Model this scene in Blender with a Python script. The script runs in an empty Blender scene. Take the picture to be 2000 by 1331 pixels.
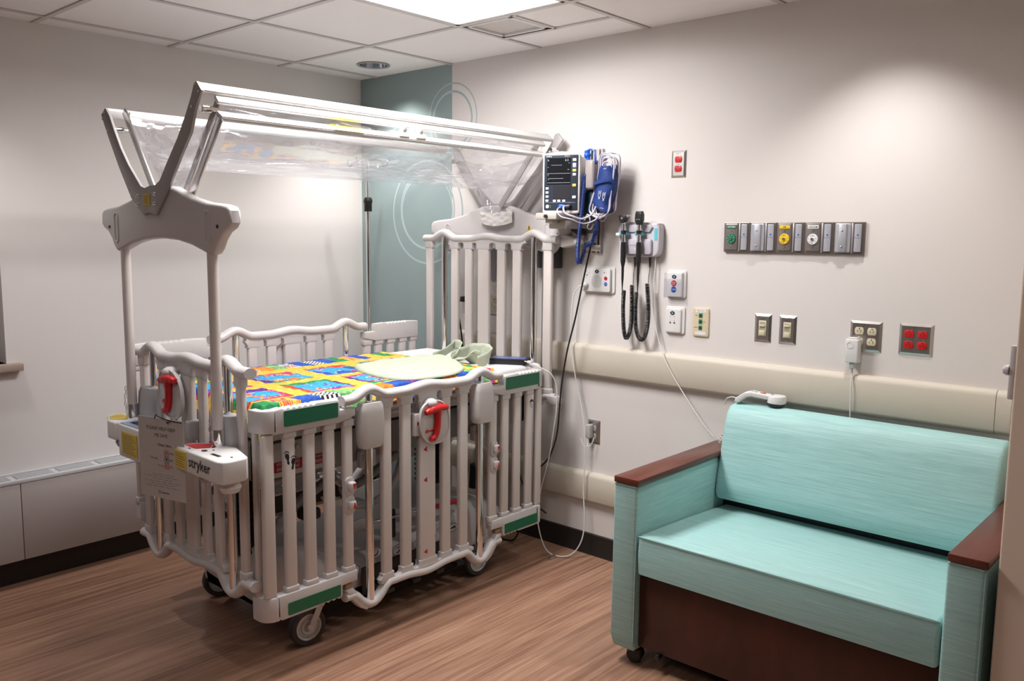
import bpy, bmesh, math, random
from mathutils import Vector, Matrix, noise
random.seed(7)
SC = bpy.context.scene
COL = SC.collection
R = math.radians
# ------------------------------------------------------------------ camera
cam_d = Vector((-0.66112724, 0.74043314, -0.12111785))
cam_r = Vector((0.74515004, 0.6668342, 0.00914111))
cam_u = Vector((-0.08753391, 0.08420754, 0.99259604))
cd = bpy.data.cameras.new('camera'); cam = bpy.data.objects.new('camera', cd); COL.objects.link(cam)
cd.sensor_width = 36; cd.lens = 1667.26 * 36 / 2000; cd.clip_start = .05
cam.matrix_world = Matrix(((cam_r.x, cam_u.x, -cam_d.x, 4.0898), (cam_r.y, cam_u.y, -cam_d.y, -3.2310), (cam_r.z, cam_u.z, -cam_d.z, 1.5254), (0, 0, 0, 1)))
SC.camera = cam
# ------------------------------------------------------------------ world, lights, exposure
w = bpy.data.worlds.new('world'); SC.world = w; w.use_nodes = True
w.node_tree.nodes['Background'].inputs[0].default_value = (.5, .5, .52, 1)
w.node_tree.nodes['Background'].inputs[1].default_value = .1
SC.view_settings.view_transform = 'Standard'; SC.view_settings.look = 'None'
SC.view_settings.gamma = 1; SC.view_settings.use_curve_mapping = False
SC.view_settings.exposure = 0.10
SC.cycles.max_bounces = 10; SC.cycles.diffuse_bounces = 3; SC.cycles.transparent_max_bounces = 24
SC.cycles.sample_clamp_indirect = 6
ZC = 2.42                                  # ceiling height
GX = [.148 + .6096 * k for k in range(0, 9)]
GY = [-.549 - .6096 * k for k in range(0, 8)]
DOWN = [(.42, -.245), (3.02, -.37), (4.75, -1.2), (.40, -2.30)]
def spot(x, y, e, size=104, blend=.85, col=(1, .975, .95)):
    l = bpy.data.lights.new('downlight_lamp', 'SPOT'); l.energy = e; l.spot_size = R(size); l.spot_blend = blend
    l.shadow_soft_size = .03; l.color = col
    o = bpy.data.objects.new('downlight_lamp', l); o.location = (x, y, ZC + .03); COL.objects.link(o)
spot(DOWN[0][0], DOWN[0][1], 56)
spot(DOWN[1][0], DOWN[1][1], 40)
spot(DOWN[2][0], DOWN[2][1], 17)  # unseen lamp, set to lighten the corner wall
spot(DOWN[3][0], DOWN[3][1], 27)  # hidden lamp added to brighten the middle of the left wall
def area(x, y, z, sx, sy, e, spread=165, col=(1, .985, .975)):
    l = bpy.data.lights.new('troffer_lamp', 'AREA'); l.shape = 'RECTANGLE'; l.size = sx; l.size_y = sy; l.energy = e
    l.spread = R(spread); l.color = col
    o = bpy.data.objects.new('troffer_lamp', l); o.location = (x, y, z); COL.objects.link(o)
area(GX[2] + .29, GY[0] - .69, ZC + .062, .44, .88, 47, 176)
area(GX[4] + .305, GY[4] - .6096, ZC + .062, .46, 1.06, 9, 176)  # out-of-view troffer added as dim fill, lifts the sofa front
# ------------------------------------------------------------------ materials
MATS = {}
def mat(name, col, rough=.5, metal=0, spec=.5, bump=None, coat=0, emit=0, alpha=1):
    if name in MATS: return MATS[name]
    m = bpy.data.materials.new(name); m.use_nodes = True; nt = m.node_tree; b = nt.nodes['Principled BSDF']
    b.inputs['Base Color'].default_value = (*col, 1); b.inputs['Roughness'].default_value = rough
    b.inputs['Metallic'].default_value = metal; b.inputs['Specular IOR Level'].default_value = spec
    b.inputs['Coat Weight'].default_value = coat
    if emit:
        b.inputs['Emission Color'].default_value = (*col, 1); b.inputs['Emission Strength'].default_value = emit
    # every material gets a faint procedural grain so that nothing is perfectly flat
    tc = nt.nodes.new('ShaderNodeTexCoord'); n = nt.nodes.new('ShaderNodeTexNoise')
    sc, st = bump if bump else (220, .04)
    n.inputs['Scale'].default_value = sc; n.inputs['Detail'].default_value = 3
    nt.links.new(tc.outputs['Object'], n.inputs['Vector'])
    bp = nt.nodes.new('ShaderNodeBump'); bp.inputs['Strength'].default_value = st; bp.inputs['Distance'].default_value = .002
    nt.links.new(n.outputs['Fac'], bp.inputs['Height']); nt.links.new(bp.outputs['Normal'], b.inputs['Normal'])
    MATS[name] = m
    return m
def nodes(m):
    nt = m.node_tree
    return nt, nt.nodes, nt.links, nt.nodes['Principled BSDF']
def ramp(nt, fac, stops, interp='LINEAR'):
    r = nt.nodes.new('ShaderNodeValToRGB'); r.color_ramp.interpolation = interp
    el = r.color_ramp.elements
    el[0].position = stops[0][0]; el[0].color = (*stops[0][1], 1)
    el[1].position = stops[-1][0]; el[1].color = (*stops[-1][1], 1)
    for p, c in stops[1:-1]:
        e = el.new(p); e.color = (*c, 1)
    nt.links.new(fac, r.inputs[0]); return r.outputs[0]
def mapped(nt, scale, coord='Object', rot=(0, 0, 0)):
    tc = nt.nodes.new('ShaderNodeTexCoord'); mp = nt.nodes.new('ShaderNodeMapping')
    mp.inputs['Scale'].default_value = scale; mp.inputs['Rotation'].default_value = rot
    nt.links.new(tc.outputs[coord], mp.inputs['Vector']); return mp.outputs[0]
def noise_n(nt, vec, scale=1, detail=4, rough=.6):
    n = nt.nodes.new('ShaderNodeTexNoise'); n.inputs['Scale'].default_value = scale; n.inputs['Detail'].default_value = detail
    n.inputs['Roughness'].default_value = rough; nt.links.new(vec, n.inputs['Vector']); return n.outputs['Fac']
def mth(nt, op, a, b=None, c=None):
    n = nt.nodes.new('ShaderNodeMath'); n.operation = op
    for i, v in enumerate((a, b, c)):
        if v is None: continue
        if isinstance(v, (int, float)): n.inputs[i].default_value = v
        else: nt.links.new(v, n.inputs[i])
    return n.outputs[0]
def mixc(nt, fac, a, b):
    n = nt.nodes.new('ShaderNodeMix'); n.data_type = 'RGBA'
    for k, v in ((0, fac), (6, a), (7, b)):
        if isinstance(v, (int, float)): n.inputs[k].default_value = v
        elif isinstance(v, tuple): n.inputs[k].default_value = (*v, 1)
        else: nt.links.new(v, n.inputs[k])
    return n.outputs[2]
WALLC = (.70, .655, .635)
M_wall = mat('wall_paint', WALLC, .75, bump=(350, .12))
M_wallback = mat('wall_paint_with_teal_stripe_and_rings', WALLC, .72, bump=(350, .12))
def wall_back_nodes():
    nt, N, L, b = nodes(M_wallback)
    tc = N.new('ShaderNodeTexCoord'); sx = N.new('ShaderNodeSeparateXYZ'); L.new(tc.outputs['Object'], sx.inputs[0])
    x, z = sx.outputs[0], sx.outputs[2]
    teal = mth(nt, 'LESS_THAN', x, .766)
    c = mixc(nt, teal, WALLC, (.285, .365, .365))
    tot = None
    for cx, cz, r, wd in ((.566, 1.653, .279, .0055), (.565, 1.662, .203, .004), (.568, 1.668, .215, .0045), (.768, 2.144, .179, .0035), (.766, 2.135, .146, .006)):
        dx = mth(nt, 'SUBTRACT', x, cx); dz = mth(nt, 'SUBTRACT', z, cz)
        d = mth(nt, 'SQRT', mth(nt, 'ADD', mth(nt, 'MULTIPLY', dx, dx), mth(nt, 'MULTIPLY', dz, dz)))
        m = mth(nt, 'LESS_THAN', mth(nt, 'ABSOLUTE', mth(nt, 'SUBTRACT', d, r)), wd)
        tot = m if tot is None else mth(nt, 'MAXIMUM', tot, m)
    ring = mixc(nt, teal, (.36, .44, .46), (.42, .53, .55))
    L.new(mixc(nt, tot, c, ring), b.inputs['Base Color'])
wall_back_nodes()
M_walld = mat('unseen_wall_bounce_dark', (.22, .20, .19), .8)  # dark colour for the unseen walls, cuts light bounced back into the room
M_ceil = mat('ceiling_tile', (.92, .885, .88), .9, bump=(500, .5))
M_tbar = mat('ceiling_grid_metal', (.62, .58, .57), .5)
M_floor = mat('wood_look_vinyl_floor', (.3, .18, .12), .38)
def floor_nodes():
    nt, N, L, b = nodes(M_floor)
    v = mapped(nt, (42, 1.3, 1)); f = noise_n(nt, v, 1, 6, .62)
    v2 = mapped(nt, (150, 3.2, 1)); f2 = noise_n(nt, v2, 1, 3, .6)
    v3 = mapped(nt, (7, .5, 1)); f3 = noise_n(nt, v3, 1, 2, .5)
    s = mth(nt, 'ADD', mth(nt, 'MULTIPLY', f, .5), mth(nt, 'ADD', mth(nt, 'MULTIPLY', f2, .28), mth(nt, 'MULTIPLY', f3, .22)))
    c = ramp(nt, s, [(.34, (.145, .068, .042)), (.45, (.262, .134, .085)), (.55, (.375, .208, .135)), (.66, (.50, .305, .21))])
    # a few hairline plank seams across and along
    tc = N.new('ShaderNodeTexCoord'); sx = N.new('ShaderNodeSeparateXYZ'); L.new(tc.outputs['Object'], sx.inputs[0])
    seam = mth(nt, 'LESS_THAN', mth(nt, 'PINGPONG', sx.outputs[0], .457), .0011)
    c = mixc(nt, mth(nt, 'MULTIPLY', seam, .45), c, (.07, .035, .025))
    L.new(c, b.inputs['Base Color'])
    L.new(mth(nt, 'ADD', mth(nt, 'MULTIPLY', f, .18), .36), b.inputs['Roughness'])
    for n in N:
        if n.type == 'BUMP': n.inputs['Strength'].default_value = .05
floor_nodes()
M_sill = mat('sill_laminate', (.36, .27, .22), .5)
M_base = mat('black_rubber_baseboard', (.016, .013, .012), .45)
M_rail = mat('cream_bumper_rail', (.60, .54, .455), .5, bump=(600, .25))
M_heater = mat('painted_radiator_cover', (.47, .42, .40), .5)
M_htop = mat('radiator_top_metal', (.55, .55, .56), .4)
M_slot = mat('grille_dark', (.10, .115, .125), .6)
M_black = mat('black_plastic', (.012, .012, .013), .4)
M_rubber = mat('black_rubber', (.018, .018, .018), .65)
M_crib = mat('pale_grey_crib_plastic', (.60, .565, .56), .38, spec=.45, bump=(300, .15))
M_cribm = mat('painted_crib_metal', (.66, .60, .575), .4, bump=(420, .12))
M_grey = mat('mid_grey_plastic', (.38, .36, .36), .42)
M_greym = mat('grey_painted_frame', (.30, .285, .28), .45)
M_alu = mat('brushed_aluminium', (.62, .61, .61), .28, 1)
M_chrome = mat('chrome', (.80, .80, .80), .10, 1)
M_steel = mat('stainless_plate', (.50, .475, .46), .33, 1, bump=(60, .08))
M_green = mat('green_reflective_tape', (.004, .135, .062), .4)
M_red = mat('red_plastic', (.55, .012, .012), .38)
M_redl = mat('red_label', (.42, .01, .02), .5)
M_white = mat('white_plastic', (.72, .70, .69), .35)
M_whitep = mat('white_painted_rail', (.78, .76, .75), .3)
M_ivory = mat('ivory_plastic', (.62, .56, .40), .4)
M_beige = mat('beige_plate', (.66, .55, .38), .45)
M_yel = mat('yellow_label', (.68, .50, .06), .5)
M_ink = mat('black_print', (.01, .01, .012), .6)
M_inkg = mat('grey_print', (.13, .12, .12), .7)
M_paper = mat('sign_paper', (.52, .47, .45), .6)
M_sheet = mat('white_sheet', (.74, .72, .74), .85, bump=(90, .35))
M_gown = mat('pale_green_cotton', (.54, .59, .46), .9, bump=(28, 1.0))
M_blue = mat('royal_blue_cuff_fabric', (.006, .032, .185), .6, bump=(260, .5))
M_bluec = mat('blue_coil_cord', (.012, .04, .22), .4)
M_bluep = mat('blue_plastic', (.01, .10, .55), .35)
M_cable = mat('pale_lilac_cable', (.50, .47, .56), .4)
M_wcord = mat('white_cord', (.70, .69, .68), .4)
M_bcord = mat('black_cord', (.01, .01, .01), .45)
M_screen = mat('dark_glass_screen', (.012, .013, .016), .12)
M_navy = mat('navy_bezel', (.02, .028, .045), .35)
M_led = mat('pale_blue_key', (.42, .48, .72), .4)
M_ledy = mat('amber_key', (.85, .50, .08), .4)
M_keyw = mat('white_key', (.7, .7, .7), .4)
M_trace = mat('screen_text_lit', (.40, .44, .46), .5, emit=.08)
M_greenp = mat('green_disc', (.01, .16, .08), .4)
M_jack = mat('green_jack', (.01, .22, .10), .4)
M_yeld = mat('yellow_disc', (.85, .55, .02), .4)
M_whited = mat('white_disc', (.75, .75, .78), .4)
M_gas = mat('dark_bronze_metal', (.20, .17, .16), .38, .7)
M_gasl = mat('silver_slide', (.42, .42, .46), .4, .3)
M_bdot = mat('blue_dot_print', (.02, .09, .38), .5)
M_navyd = mat('navy_oval', (.01, .035, .06), .35)
M_cblue = mat('code_blue', (.015, .09, .40), .45)
M_cred = mat('staff_red', (.55, .015, .03), .45)
M_tealp = mat('light_blue_holder', (.12, .40, .52), .4)
M_teallab = mat('cyan_label', (.10, .50, .62), .5)
M_scope = mat('pale_lilac_plastic', (.56, .53, .58), .35)
M_glow = mat('green_led', (.1, .9, .2), .4, emit=3)
M_lens = mat('troffer_lens', (1, .985, .975), .5, emit=2.2)
M_lens2 = mat('troffer_side_reflector', (1, .985, .975), .5, emit=1.7)
M_lampglow = mat('lamp_inner', (1, .95, .88), .4, emit=1.2)
M_glass = mat('window_glass', (.10, .11, .12), .05)
M_blind = mat('grey_blind', (.34, .32, .31), .7)
M_vent = mat('vent_metal', (.66, .62, .60), .45)
def streak(m, dark, light, sc, rot=(0, 0, 0), lo=.32, hi=.70):
    nt, N, L, b = nodes(m); f = noise_n(nt, mapped(nt, sc, rot=rot), 1, 5, .65)
    L.new(ramp(nt, f, [(lo, dark), (hi, light)]), b.inputs['Base Color'])
M_sofa = mat('turquoise_vinyl_fabric', (.2, .5, .47), .5, bump=(500, .25))
streak(M_sofa, (.27, .50, .49), (.45, .70, .685), (6, 6, 230), lo=.28, hi=.74)
M_sofat = mat('turquoise_vinyl_fabric_seat', (.2, .5, .47), .5, bump=(500, .25))
streak(M_sofat, (.27, .50, .49), (.45, .70, .685), (6, 230, 230), lo=.28, hi=.74)
M_cherry = mat('dark_cherry_wood', (.1, .03, .02), .3)
streak(M_cherry, (.028, .006, .003), (.070, .015, .007), (9, 9, 1.6), lo=.3, hi=.72)
M_cherrya = mat('cherry_armrest_wood', (.15, .04, .02), .28)
streak(M_cherrya, (.085, .020, .011), (.150, .038, .022), (30, 2, 20), lo=.3, hi=.72)
def film_mat():
    m = bpy.data.materials.new('clear_vinyl_film'); m.use_nodes = True; nt = m.node_tree; N = nt.nodes; L = nt.links
    N.clear(); out = N.new('ShaderNodeOutputMaterial')
    tr = N.new('ShaderNodeBsdfTransparent'); tr.inputs[0].default_value = (.93, .93, .95, 1)
    gl = N.new('ShaderNodeBsdfGlossy'); gl.inputs['Roughness'].default_value = .09; gl.inputs['Color'].default_value = (1, 1, 1, 1)
    df = N.new('ShaderNodeBsdfTranslucent'); df.inputs[0].default_value = (.8, .8, .83, 1)
    d2 = N.new('ShaderNodeBsdfDiffuse'); d2.inputs[0].default_value = (.78, .78, .82, 1)
    lw = N.new('ShaderNodeLayerWeight'); lw.inputs[0].default_value = .38
    vec = mapped(nt, (9, 3.2, 9)); nz = noise_n(nt, vec, 1, 3, .55)
    bp = N.new('ShaderNodeBump'); bp.inputs['Strength'].default_value = .55; bp.inputs['Distance'].default_value = .03
    L.new(nz, bp.inputs['Height']); L.new(bp.outputs[0], gl.inputs['Normal']); L.new(bp.outputs[0], lw.inputs['Normal'])
    mx = N.new('ShaderNodeMixShader'); my = N.new('ShaderNodeMixShader'); mz = N.new('ShaderNodeMixShader')
    mz.inputs[0].default_value = .5; L.new(df.outputs[0], mz.inputs[1]); L.new(d2.outputs[0], mz.inputs[2])
    L.new(mth(nt, 'ADD', mth(nt, 'MULTIPLY', nz, .17), .045), mx.inputs[0])
    L.new(tr.outputs[0], mx.inputs[1]); L.new(mz.outputs[0], mx.inputs[2])
    L.new(mth(nt, 'MINIMUM', mth(nt, 'ADD', mth(nt, 'MULTIPLY', lw.outputs['Facing'], .5), .05), .6), my.inputs[0])
    L.new(mx.outputs[0], my.inputs[1]); L.new(gl.outputs[0], my.inputs[2]); L.new(my.outputs[0], out.inputs[0])
    return m
M_film = film_mat()
def clear_mat():
    m = bpy.data.materials.new('clear_cover_plastic'); m.use_nodes = True; nt = m.node_tree; N = nt.nodes; L = nt.links
    N.clear(); out = N.new('ShaderNodeOutputMaterial'); tr = N.new('ShaderNodeBsdfTransparent'); tr.inputs[0].default_value = (.92, .92, .94, 1)
    gl = N.new('ShaderNodeBsdfGlossy'); gl.inputs['Roughness'].default_value = .08
    fr = N.new('ShaderNodeLayerWeight'); fr.inputs[0].default_value = .15; mx = N.new('ShaderNodeMixShader')
    L.new(mth(nt, 'MULTIPLY', fr.outputs['Facing'], .35), mx.inputs[0]); L.new(tr.outputs[0], mx.inputs[1]); L.new(gl.outputs[0], mx.inputs[2]); L.new(mx.outputs[0], out.inputs[0])
    return m
M_clear = clear_mat()
# ------------------------------------------------------------------ mesh helpers
WL = {}                                     # world location of each parent (no parent here is rotated unless built local)
def catmull(pts, n=6, closed=False):
    P = [Vector(p) for p in pts]; out = []; m = len(P)
    rng = range(m if closed else m - 1)
    for i in rng:
        if closed: a, b, c, d = P[(i - 1) % m], P[i], P[(i + 1) % m], P[(i + 2) % m]
        else: a, b, c, d = P[max(i - 1, 0)], P[i], P[i + 1], P[min(i + 2, m - 1)]
        for k in range(n):
            t = k / n
            out.append(.5 * ((2 * b) + (c - a) * t + (2 * a - 5 * b + 4 * c - d) * t * t + (3 * b - a - 3 * c + d) * t ** 3))
    if not closed: out.append(P[-1])
    return out
class MB:
    def __init__(s): s.bm = bmesh.new(); s.mats = []; s.cur = 0
    def use(s, m):
        if m not in s.mats: s.mats.append(m)
        s.cur = s.mats.index(m); return s
    def _merge(s, t):
        mp = {}
        for v in t.verts: mp[v] = s.bm.verts.new(v.co)
        for f in t.faces:
            try: nf = s.bm.faces.new([mp[v] for v in f.verts]); nf.material_index = s.cur; nf.smooth = True
            except ValueError: pass
        t.free()
    def box(s, x0, x1, y0, y1, z0, z1, bev=0, seg=2, mtx=None):
        t = bmesh.new(); bmesh.ops.create_cube(t, size=1)
        for v in t.verts: v.co = Vector(((x0 + x1) / 2 + v.co.x * (x1 - x0), (y0 + y1) / 2 + v.co.y * (y1 - y0), (z0 + z1) / 2 + v.co.z * (z1 - z0)))
        if bev:
            bev = min(bev, .49 * min(abs(x1 - x0), abs(y1 - y0), abs(z1 - z0)))
            bmesh.ops.bevel(t, geom=list(t.edges), offset=bev, segments=seg, profile=.5, affect='EDGES')
        if mtx: bmesh.ops.transform(t, matrix=mtx, verts=t.verts)
        s._merge(t); return s
    def bar(s, p0, p1, w, h, bev=0, up=(0, 0, 1)):
        p0, p1 = Vector(p0), Vector(p1); d = p1 - p0; L = d.length; d.normalize(); u = Vector(up); sd = d.cross(u)
        if sd.length < 1e-4: sd = d.cross(Vector((1, 0, 0)))
        sd.normalize(); u = sd.cross(d); m = Matrix(((d.x, sd.x, u.x, p0.x), (d.y, sd.y, u.y, p0.y), (d.z, sd.z, u.z, p0.z), (0, 0, 0, 1)))
        return s.box(0, L, -w / 2, w / 2, -h / 2, h / 2, bev, mtx=m)
    def cyl(s, p0, p1, r0, r1=None, seg=20, cap=True):
        r1 = r0 if r1 is None else r1
        return s.tube([p0, p1], [r0, r1], seg, cap=cap)
    def tube(s, pts, r, seg=10, closed=False, cap=True, sq=(1, 1), up=(0, 0, 1), n=0):
        P = catmull(pts, n, closed) if n else [Vector(p) for p in pts]
        m = len(P); rr = r if isinstance(r, (list, tuple)) else [r] * m
        if len(rr) != m: rr = [rr[min(len(rr) - 1, int(i * (len(rr) - 1) / max(m - 1, 1) + .5))] for i in range(m)]
        rings = []; prev = None
        for i in range(m):
            a = P[(i - 1) % m] if (closed or i) else P[i]; b = P[(i + 1) % m] if (closed or i < m - 1) else P[i]
            d = (b - a); d = d.normalized() if d.length > 1e-9 else Vector((0, 0, 1))
            if prev is None:
                u = Vector(up); x = d.cross(u)
                if x.length < 1e-3: x = d.cross(Vector((1, 0, 0)))
            else: x = prev - d * prev.dot(d)
            x.normalize(); prev = x; y = x.cross(d)
            rings.append([s.bm.verts.new(P[i] + (x * math.cos(t) * sq[0] + y * math.sin(t) * sq[1]) * rr[i]) for t in [2 * math.pi * k / seg for k in range(seg)]])
        for i in range(m if closed else m - 1):
            A, B = rings[i], rings[(i + 1) % m]
            for k in range(seg):
                f = s.bm.faces.new((A[k], A[(k + 1) % seg], B[(k + 1) % seg], B[k])); f.material_index = s.cur; f.smooth = True
        if cap and not closed:
            for Rg in (rings[0], rings[-1]):
                try: f = s.bm.faces.new(Rg); f.material_index = s.cur; f.smooth = True
                except ValueError: pass
        return s
    def lathe(s, prof, o, ax=(0, 0, 1), seg=24, cap=True):
        o = Vector(o); ax = Vector(ax).normalized(); x = ax.cross(Vector((0, 0, 1)))
        if x.length < 1e-3: x = Vector((1, 0, 0))
        x.normalize(); y = ax.cross(x); rings = []
        for r, h in prof:
            rings.append([s.bm.verts.new(o + ax * h + (x * math.cos(t) + y * math.sin(t)) * max(r, 1e-5)) for t in [2 * math.pi * k / seg for k in range(seg)]])
        for A, B in zip(rings, rings[1:]):
            for k in range(seg):
                f = s.bm.faces.new((A[k], A[(k + 1) % seg], B[(k + 1) % seg], B[k])); f.material_index = s.cur; f.smooth = True
        if cap:
            for Rg in (rings[0], rings[-1]):
                f = s.bm.faces.new(Rg); f.material_index = s.cur; f.smooth = True
        return s
    def prism(s, pts, axis, a, b, bev=0, seg=2):
        # pts are (u,v) in the plane perpendicular to axis; x:(y,z) y:(x,z) z:(x,y)
        def P(u, v, w): return {'x': (w, u, v), 'y': (u, w, v), 'z': (u, v, w)}[axis]
        t = bmesh.new(); A = [t.verts.new(P(u, v, a)) for u, v in pts]; B = [t.verts.new(P(u, v, b)) for u, v in pts]; n = len(pts)
        t.faces.new(A); t.faces.new(B)
        for k in range(n): t.faces.new((A[k], A[(k + 1) % n], B[(k + 1) % n], B[k]))
        bmesh.ops.recalc_face_normals(t, faces=t.faces)
        if bev:
            ca = set(A); cb = set(B)
            es = [e for e in t.edges if (e.verts[0] in ca) == (e.verts[1] in ca)]
            bmesh.ops.bevel(t, geom=es, offset=bev, segments=seg, profile=.5, affect='EDGES')
        big = [f for f in t.faces if len(f.verts) > 4]
        if big: bmesh.ops.triangulate(t, faces=big)
        s._merge(t); return s
    def ball(s, c, r, seg=16, sc=(1, 1, 1)):
        t = bmesh.new(); bmesh.ops.create_uvsphere(t, u_segments=seg, v_segments=max(6, seg // 2), radius=r)
        for v in t.verts: v.co = Vector((v.co.x * sc[0] + c[0], v.co.y * sc[1] + c[1], v.co.z * sc[2] + c[2]))
        s._merge(t); return s
    def grid(s, f, nu, nv, mi=None):
        V = [[s.bm.verts.new(f(i / nu, j / nv)) for j in range(nv + 1)] for i in range(nu + 1)]
        for i in range(nu):
            for j in range(nv):
                q = s.bm.faces.new((V[i][j], V[i + 1][j], V[i + 1][j + 1], V[i][j + 1])); q.smooth = True
                if mi: s.use(mi((i + .5) / nu, (j + .5) / nv))
                q.material_index = s.cur
        return s
    def text(s, st, size, o, xd, yd, align='CENTER', off=0, bold=0):
        cu = bpy.data.curves.new('t', 'FONT'); cu.body = st; cu.size = size; cu.align_x = align; cu.align_y = 'CENTER'; cu.resolution_u = 2
        cu.offset = bold * size
        ob = bpy.data.objects.new('t', cu); COL.objects.link(ob)
        dg = bpy.context.evaluated_depsgraph_get(); me = bpy.data.meshes.new_from_object(ob.evaluated_get(dg))
        o, xd, yd = Vector(o), Vector(xd).normalized(), Vector(yd).normalized(); n = xd.cross(yd)
        t = bmesh.new(); t.from_mesh(me)
        for v in t.verts: v.co = o + xd * v.co.x + yd * v.co.y + n * off
        s._merge(t); bpy.data.objects.remove(ob); bpy.data.curves.remove(cu); bpy.data.meshes.remove(me); return s
    def build(s, name, m=None, parent=None, label=None, sharp=38, recalc=True, local=False):
        bm = s.bm
        if recalc: bmesh.ops.recalc_face_normals(bm, faces=bm.faces)
        for e in bm.edges:
            if len(e.link_faces) == 2:
                try: e.smooth = e.calc_face_angle() < R(sharp)
                except ValueError: pass
        me = bpy.data.meshes.new(name)
        if parent is not None and not local:
            bmesh.ops.translate(bm, vec=-WL[parent.name], verts=bm.verts)
        bm.to_mesh(me); bm.free()
        ms = s.mats if s.mats else [m]
        for k in ms: me.materials.append(k)
        o = bpy.data.objects.new(name, me); COL.objects.link(o)
        if parent is not None: o.parent = parent; WL[o.name] = WL[parent.name].copy()
        else: WL[o.name] = Vector((0, 0, 0))
        if label: o['label'] = label
        return o
def thing(name, label, cat, loc, group=None, rot=None):
    o = bpy.data.objects.new(name, None); COL.objects.link(o); o.location = loc; o.empty_display_size = .05
    if rot: o.rotation_euler = rot
    o['label'] = label; o['category'] = cat
    if group: o['group'] = group
    WL[o.name] = Vector(loc); return o
def tag(o, label, cat, group=None):
    o['label'] = label; o['category'] = cat
    if group: o['group'] = group
    return o
def struct(o): o['kind'] = 'structure'; return o
def oval(cx, cy, rx, ry, n=28): return [(cx + rx * math.cos(2 * math.pi * k / n), cy + ry * math.sin(2 * math.pi * k / n)) for k in range(n)]
def rrect(x0, x1, y0, y1, r, n=4):
    out = []
    for cx, cy, a in ((x1 - r, y1 - r, 0), (x0 + r, y1 - r, 90), (x0 + r, y0 + r, 180), (x1 - r, y0 + r, 270)):
        for k in range(n + 1): t = R(a + 90 * k / n); out.append((cx + r * math.cos(t), cy + r * math.sin(t)))
    return out
X0, X1, Y0 = 0, 5.6, -5.2
# ================================================================== ROOM
struct(MB().box(X0 - .1, X1, Y0, .1, -.08, 0).build('floor', M_floor))
struct(MB().box(0, X1, 0, .1, 0, ZC + .3).build('wall_back', M_wallback))
WY0, WY1, WZ0, WZ1 = -3.5, -1.955, .955, 2.30          # window opening in the left wall
wl = MB()
wl.box(-.16, 0, WY1, 0, 0, ZC + .3); wl.box(-.16, 0, Y0, WY0, 0, ZC + .3)
wl.box(-.16, 0, WY0, WY1, 0, WZ0); wl.box(-.16, 0, WY0, WY1, WZ1, ZC + .3)
struct(wl.build('wall_left', M_wall))
struct(MB().prism(rrect(3.612, X1 + .3, -.77, .3, .006), 'z', 0, ZC + .3).build('wall_right', mat('corner_wall_paint', (.66, .53, .425), .7, bump=(350, .12))))
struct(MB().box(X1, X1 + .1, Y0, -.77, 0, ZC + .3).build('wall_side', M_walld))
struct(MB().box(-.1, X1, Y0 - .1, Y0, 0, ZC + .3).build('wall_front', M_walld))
# window
win = MB().box(-.135, -.10, WY0, WY0 + .05, WZ0, WZ1).box(-.135, -.10, WY1 - .05, WY1, WZ0, WZ1).box(-.135, -.10, WY0, WY1, WZ0, WZ0 + .05).box(-.135, -.10, WY0, WY1, WZ1 - .05, WZ1)
win = struct(win.build('window_1', M_alu))
MB().box(-.125, -.12, WY0 + .04, WY1 - .04, WZ0 + .04, WZ1 - .04).build('window_pane', M_glass, win)
MB().grid(lambda u, v: Vector((-.09 + .006 * math.sin(v * 2 * math.pi * 24), WY0 + .03 + u * (WY1 - WY0 - .06), WZ0 + .02 + v * (WZ1 - WZ0 - .05))), 2, 192).build('blind', M_blind, win)
MB().box(-.10, .045, WY0 - .05, WY1 + .055, WZ0 - .032, WZ0, .004).build('window_sill', M_sill, win, 'wood laminate window sill')
# ceiling tiles with openings
cx = sorted([X0] + GX + [X1]); cx = [c for c in cx if c <= X1]; cy = sorted([Y0] + [g for g in GY if g > Y0] + [0])
ct = MB()
TZ = ZC + .004
def holed(x0, x1, y0, y1, hx, hy, r, z):
    n = 32; V = [ct.bm.verts.new((hx + r * math.cos(2 * math.pi * k / n), hy + r * math.sin(2 * math.pi * k / n), z)) for k in range(n)]
    def edge(k):
        a = 2 * math.pi * k / n; c, s_ = math.cos(a), math.sin(a); t = 1e9
        if c > 1e-6: t = min(t, (x1 - hx) / c)
        if c < -1e-6: t = min(t, (x0 - hx) / c)
        if s_ > 1e-6: t = min(t, (y1 - hy) / s_)
        if s_ < -1e-6: t = min(t, (y0 - hy) / s_)
        return (hx + c * t, hy + s_ * t, z)
    E_ = [ct.bm.verts.new(edge(k)) for k in range(n)]
    C_ = {k: ct.bm.verts.new((x, y, z)) for k, (x, y) in {'a': (x1, y1), 'b': (x0, y1), 'c': (x0, y0), 'd': (x1, y0)}.items()}
    for k in range(n):
        k2 = (k + 1) % n; vs = [V[k], E_[k]]
        p, q = E_[k].co, E_[k2].co
        if abs(p.x - q.x) > 1e-6 and abs(p.y - q.y) > 1e-6:
            cc = min(C_.values(), key=lambda c: (c.co - p).length + (c.co - q).length); vs.append(cc)
        vs += [E_[k2], V[k2]]; ct.bm.faces.new(vs)
def quad(x0, x1, y0, y1, z): ct.bm.faces.new([ct.bm.verts.new(p) for p in ((x0, y0, z), (x1, y0, z), (x1, y1, z), (x0, y1, z))])
TROF = [(GX[2], GX[3], GY[2], GY[0]), (GX[4], GX[5], GY[6], GY[4])]
VENT = (GX[2], GX[2] + .305, GY[0], -.258)
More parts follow.
